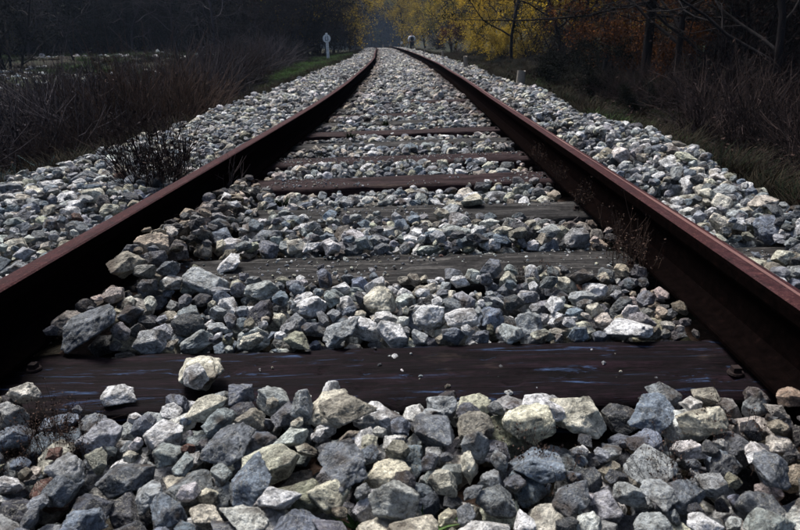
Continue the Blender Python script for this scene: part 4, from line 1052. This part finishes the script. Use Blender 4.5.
def stub_mesh(seed):
    b = bmesh.new(); bmesh.ops.create_cone(b, cap_ends=True, segments=12, radius1=.5, radius2=.42, depth=1, matrix=Matrix.Translation((0, 0, .5)))
    bmesh.ops.subdivide_edges(b, edges=b.edges, cuts=2, use_grid_fill=True)
    for v_ in b.verts: v_.co += Vector((noise.noise(v_.co * 3 + Vector((seed, 0, 0))), noise.noise(v_.co * 3 + Vector((0, seed, 0))), noise.noise(v_.co * 2 + Vector((0, 0, seed))) * .8)) * .09
    me = bpy.data.meshes.new('concrete_stub'); b.to_mesh(me); b.free(); me.materials.append(conc); return me
SB = [stub_mesh(k) for k in range(3)]
for k, (D, lat, w, h, lb) in enumerate([(8.6, 1.52, .13, .23, 'nearest and widest stub post on the right shoulder'), (12.6, 1.22, .09, .21, 'second stub post on the right shoulder, slimmer'),
        (20, 1.38, .09, .22, 'third stub post along the right shoulder'), (29, 1.45, .10, .24, 'fourth stub post along the right shoulder'), (39, 1.5, .12, .3, 'far stub post in front of the walker'), (48, 1.5, .12, .3, 'farthest stub post left of the walker')]):
    x = float(cx(D)) + lat; o = new_obj('stub_post', SB[k % 3], None, loc=(x, D, float(target(x, D)) - .06)); o.scale = (w, w, h + .06); o.rotation_euler = (rnd.gauss(0, .04), rnd.gauss(0, .04), k)
    tag(o, lb, 'post', 'stub posts along the right shoulder')
xs_ = uD(400.5, 62)
sk = empty('white_stake', (xs_, 62, float(cz(62)) - .28)); tag(sk, 'tiny white-topped stake between the walker and the rail', 'stake')
o = new_obj('stake', bev_box('stake', .08, .08, .6, .01), conc, parent=sk, loc=(0, 0, .25)); o.rotation_euler[1] = .35
o = new_obj('white_top', bev_box('white_top', .20, .09, .22, .02), white, parent=sk, loc=(.15, 0, .58)); o.rotation_euler[1] = .35
for k, (u, D, w, lb) in enumerate([(391, 84, .45, 'small pale block just beyond the end of the rails'), (383.5, 90, .3, 'pale block left of the other one beyond the rails')]):
    x = uD(u, D); o = new_obj('pale_block', SB[k], None, loc=(x, D, float(cz(D)) - .3)); set_mat(o, conc); o.scale = (w, w, .55); tag(o, lb, 'block', 'pale blocks beyond the rails')

# ------------------------------------------------------------------ walker
def skin(name, joints, edges, mat, parent, sub=2):
    me = bpy.data.meshes.new(name); me.from_pydata([j[0] for j in joints], edges, []); o = new_obj(name, me, mat, parent=parent)
    sm = o.modifiers.new('skin', 'SKIN'); 
    for k, j in enumerate(joints):
        r0 = j[1] if isinstance(j[1], tuple) else (j[1], j[1]); me.skin_vertices[0].data[k].radius = r0
    me.skin_vertices[0].data[0].use_root = True
    ss = o.modifiers.new('sub', 'SUBSURF'); ss.levels = sub; ss.render_levels = sub
    dg = bpy.context.evaluated_depsgraph_get(); ev = o.evaluated_get(dg); mm = bpy.data.meshes.new_from_object(ev)
    o.modifiers.clear(); o.data = mm; mm.name = name
    for p in mm.polygons: p.use_smooth = True
    if not mm.materials: mm.materials.append(mat)
    return o
def plain(name, c, r=.8):
    m = MatB(name, r, .2); n = m.noise(m.coord('Object'), 12, 4); return m.col(m.mix(c, m.ramp(n, [(.3, G3(.8)), (.7, G3(1.15))]), 1, 'MULTIPLY'))
skinm = plain('skin', (.42, .26, .19)); jacket = plain('white_jacket', (.78, .79, .84)); trous = plain('dark_trousers', (.012, .014, .022)); packm = plain('dark_backpack', (.010, .012, .022)); hairm = plain('dark_hair', (.012, .009, .008)); boot = plain('dark_boots', (.02, .015, .012))
Dw = 64; xw = uD(412.3, Dw); zw = float(cz(Dw)) + .42 - .505 - .47 + .02
pe = empty('person', (xw, Dw, zw), .1); tag(pe, 'person walking away in white jacket with dark backpack and dark trousers', 'person')
J = [((0, 0, .93), (.15, .11)), ((0, 0, 1.10), (.14, .10)), ((0, .02, 1.28), (.17, .12)), ((0, .03, 1.42), (.14, .10)), ((0, .035, 1.49), .055), ((0, .05, 1.56), .06), ((0, .06, 1.64), (.080, .10)), ((0, .06, 1.72), (.07, .085)),
     ((-.20, .02, 1.40), .068), ((-.31, -.02, 1.14), .052), ((-.28, .14, .92), .038), ((.20, .02, 1.40), .068), ((.31, .0, 1.14), .052), ((.29, .20, .96), .038),
     ((-.09, 0, .86), .10), ((-.10, .20, .50), .065), ((-.10, .14, .10), .042), ((-.10, .26, .05), (.045, .03)), ((.09, 0, .86), .10), ((.10, -.02, .48), .065), ((.10, -.26, .14), .042), ((.10, -.16, .05), (.045, .03))]
Ed = [(0, 1), (1, 2), (2, 3), (3, 4), (4, 5), (5, 6), (6, 7), (3, 8), (8, 9), (9, 10), (3, 11), (11, 12), (12, 13), (0, 14), (14, 15), (15, 16), (16, 17), (0, 18), (18, 19), (19, 20), (20, 21)]
skin('body', J, Ed, skinm, pe)
infl = lambda q, a: (q[0], tuple(np.array(q[1]) + a) if isinstance(q[1], tuple) else q[1] + a)
sel = [0, 1, 2, 3, 8, 9, 10, 11, 12, 13]; mp_ = {s: k for k, s in enumerate(sel)}
skin('jacket', [infl(J[s], .034) for s in sel], [(mp_[a], mp_[b]) for a, b in Ed if a in mp_ and b in mp_], jacket, pe)
sel = [0, 14, 15, 16, 18, 19, 20]; mp_ = {s: k for k, s in enumerate(sel)}
skin('trousers', [infl(J[s], .038) for s in sel], [(mp_[a], mp_[b]) for a, b in Ed if a in mp_ and b in mp_], trous, pe)
for p_ in (((-.10, .14, .12), (-.10, .30, .05)), ((.10, -.27, .14), (.10, -.13, .05))):
    skin('boot', [(p_[0], .06), (p_[1], (.055, .04))], [(0, 1)], boot, pe)
skin('hair', [((0, .035, 1.66), (.092, .10)), ((0, .04, 1.75), (.082, .085))], [(0, 1)], hairm, pe)
for sx_ in (-1, 1):
    hx, hy, hz_ = (sx_ * .285, .16 if sx_ < 0 else .22, .90 if sx_ < 0 else .94)
    hp = [((hx, hy, hz_), (.030, .018)), ((hx, hy + .02, hz_ - .06), (.036, .018))]; he = [(0, 1)]
    for f in range(4):
        fx_ = hx + (f - 1.5) * .018; k = len(hp); hp += [((fx_, hy + .035, hz_ - .10), .009), ((fx_, hy + .055, hz_ - .135 - .006 * (f in (1, 2))), .007)]; he += [(1, k), (k, k + 1)]
    k = len(hp); hp += [((hx - sx_ * .035, hy + .03, hz_ - .05), .010), ((hx - sx_ * .04, hy + .05, hz_ - .085), .008)]; he += [(0, k), (k, k + 1)]
    skin('hand', hp, he, skinm, pe, 1)
bp_ = skin('backpack', [((0, -.20, .98), (.16, .09)), ((0, -.22, 1.20), (.175, .11)), ((0, -.19, 1.42), (.15, .08))], [(0, 1), (1, 2)], packm, pe)
for sx_ in (-.1, .1):
    skin('strap', [((sx_, -.10, 1.47), .018), ((sx_, .04, 1.535), .018), ((sx_, .17, 1.40), .018), ((sx_ * 1.3, .14, 1.15), .018)], [(0, 1), (1, 2), (2, 3)], packm, bp_, 1)

# ------------------------------------------------------------------ air
b = bmesh.new(); bmesh.ops.create_cube(b, size=1, matrix=Matrix.Translation((0, 150, 44)) @ Matrix.Diagonal((350, 370, 96, 1)))
me = bpy.data.meshes.new('haze'); b.to_mesh(me); b.free(); hz = new_obj('haze', me)
hm = bpy.data.materials.new('air'); hm.use_nodes = True; t = hm.node_tree; t.nodes.remove(t.nodes['Principled BSDF'])
pv = t.nodes.new('ShaderNodeVolumePrincipled'); pv.inputs['Density'].default_value = .00029; pv.inputs['Color'].default_value = (.52, .70, 1.0, 1); pv.inputs['Anisotropy'].default_value = .2
t.links.new(pv.outputs[0], t.nodes['Material Output'].inputs['Volume']); me.materials.append(hm); tag(hz, 'thin bluish mist filling the valley', 'haze', kind='stuff')
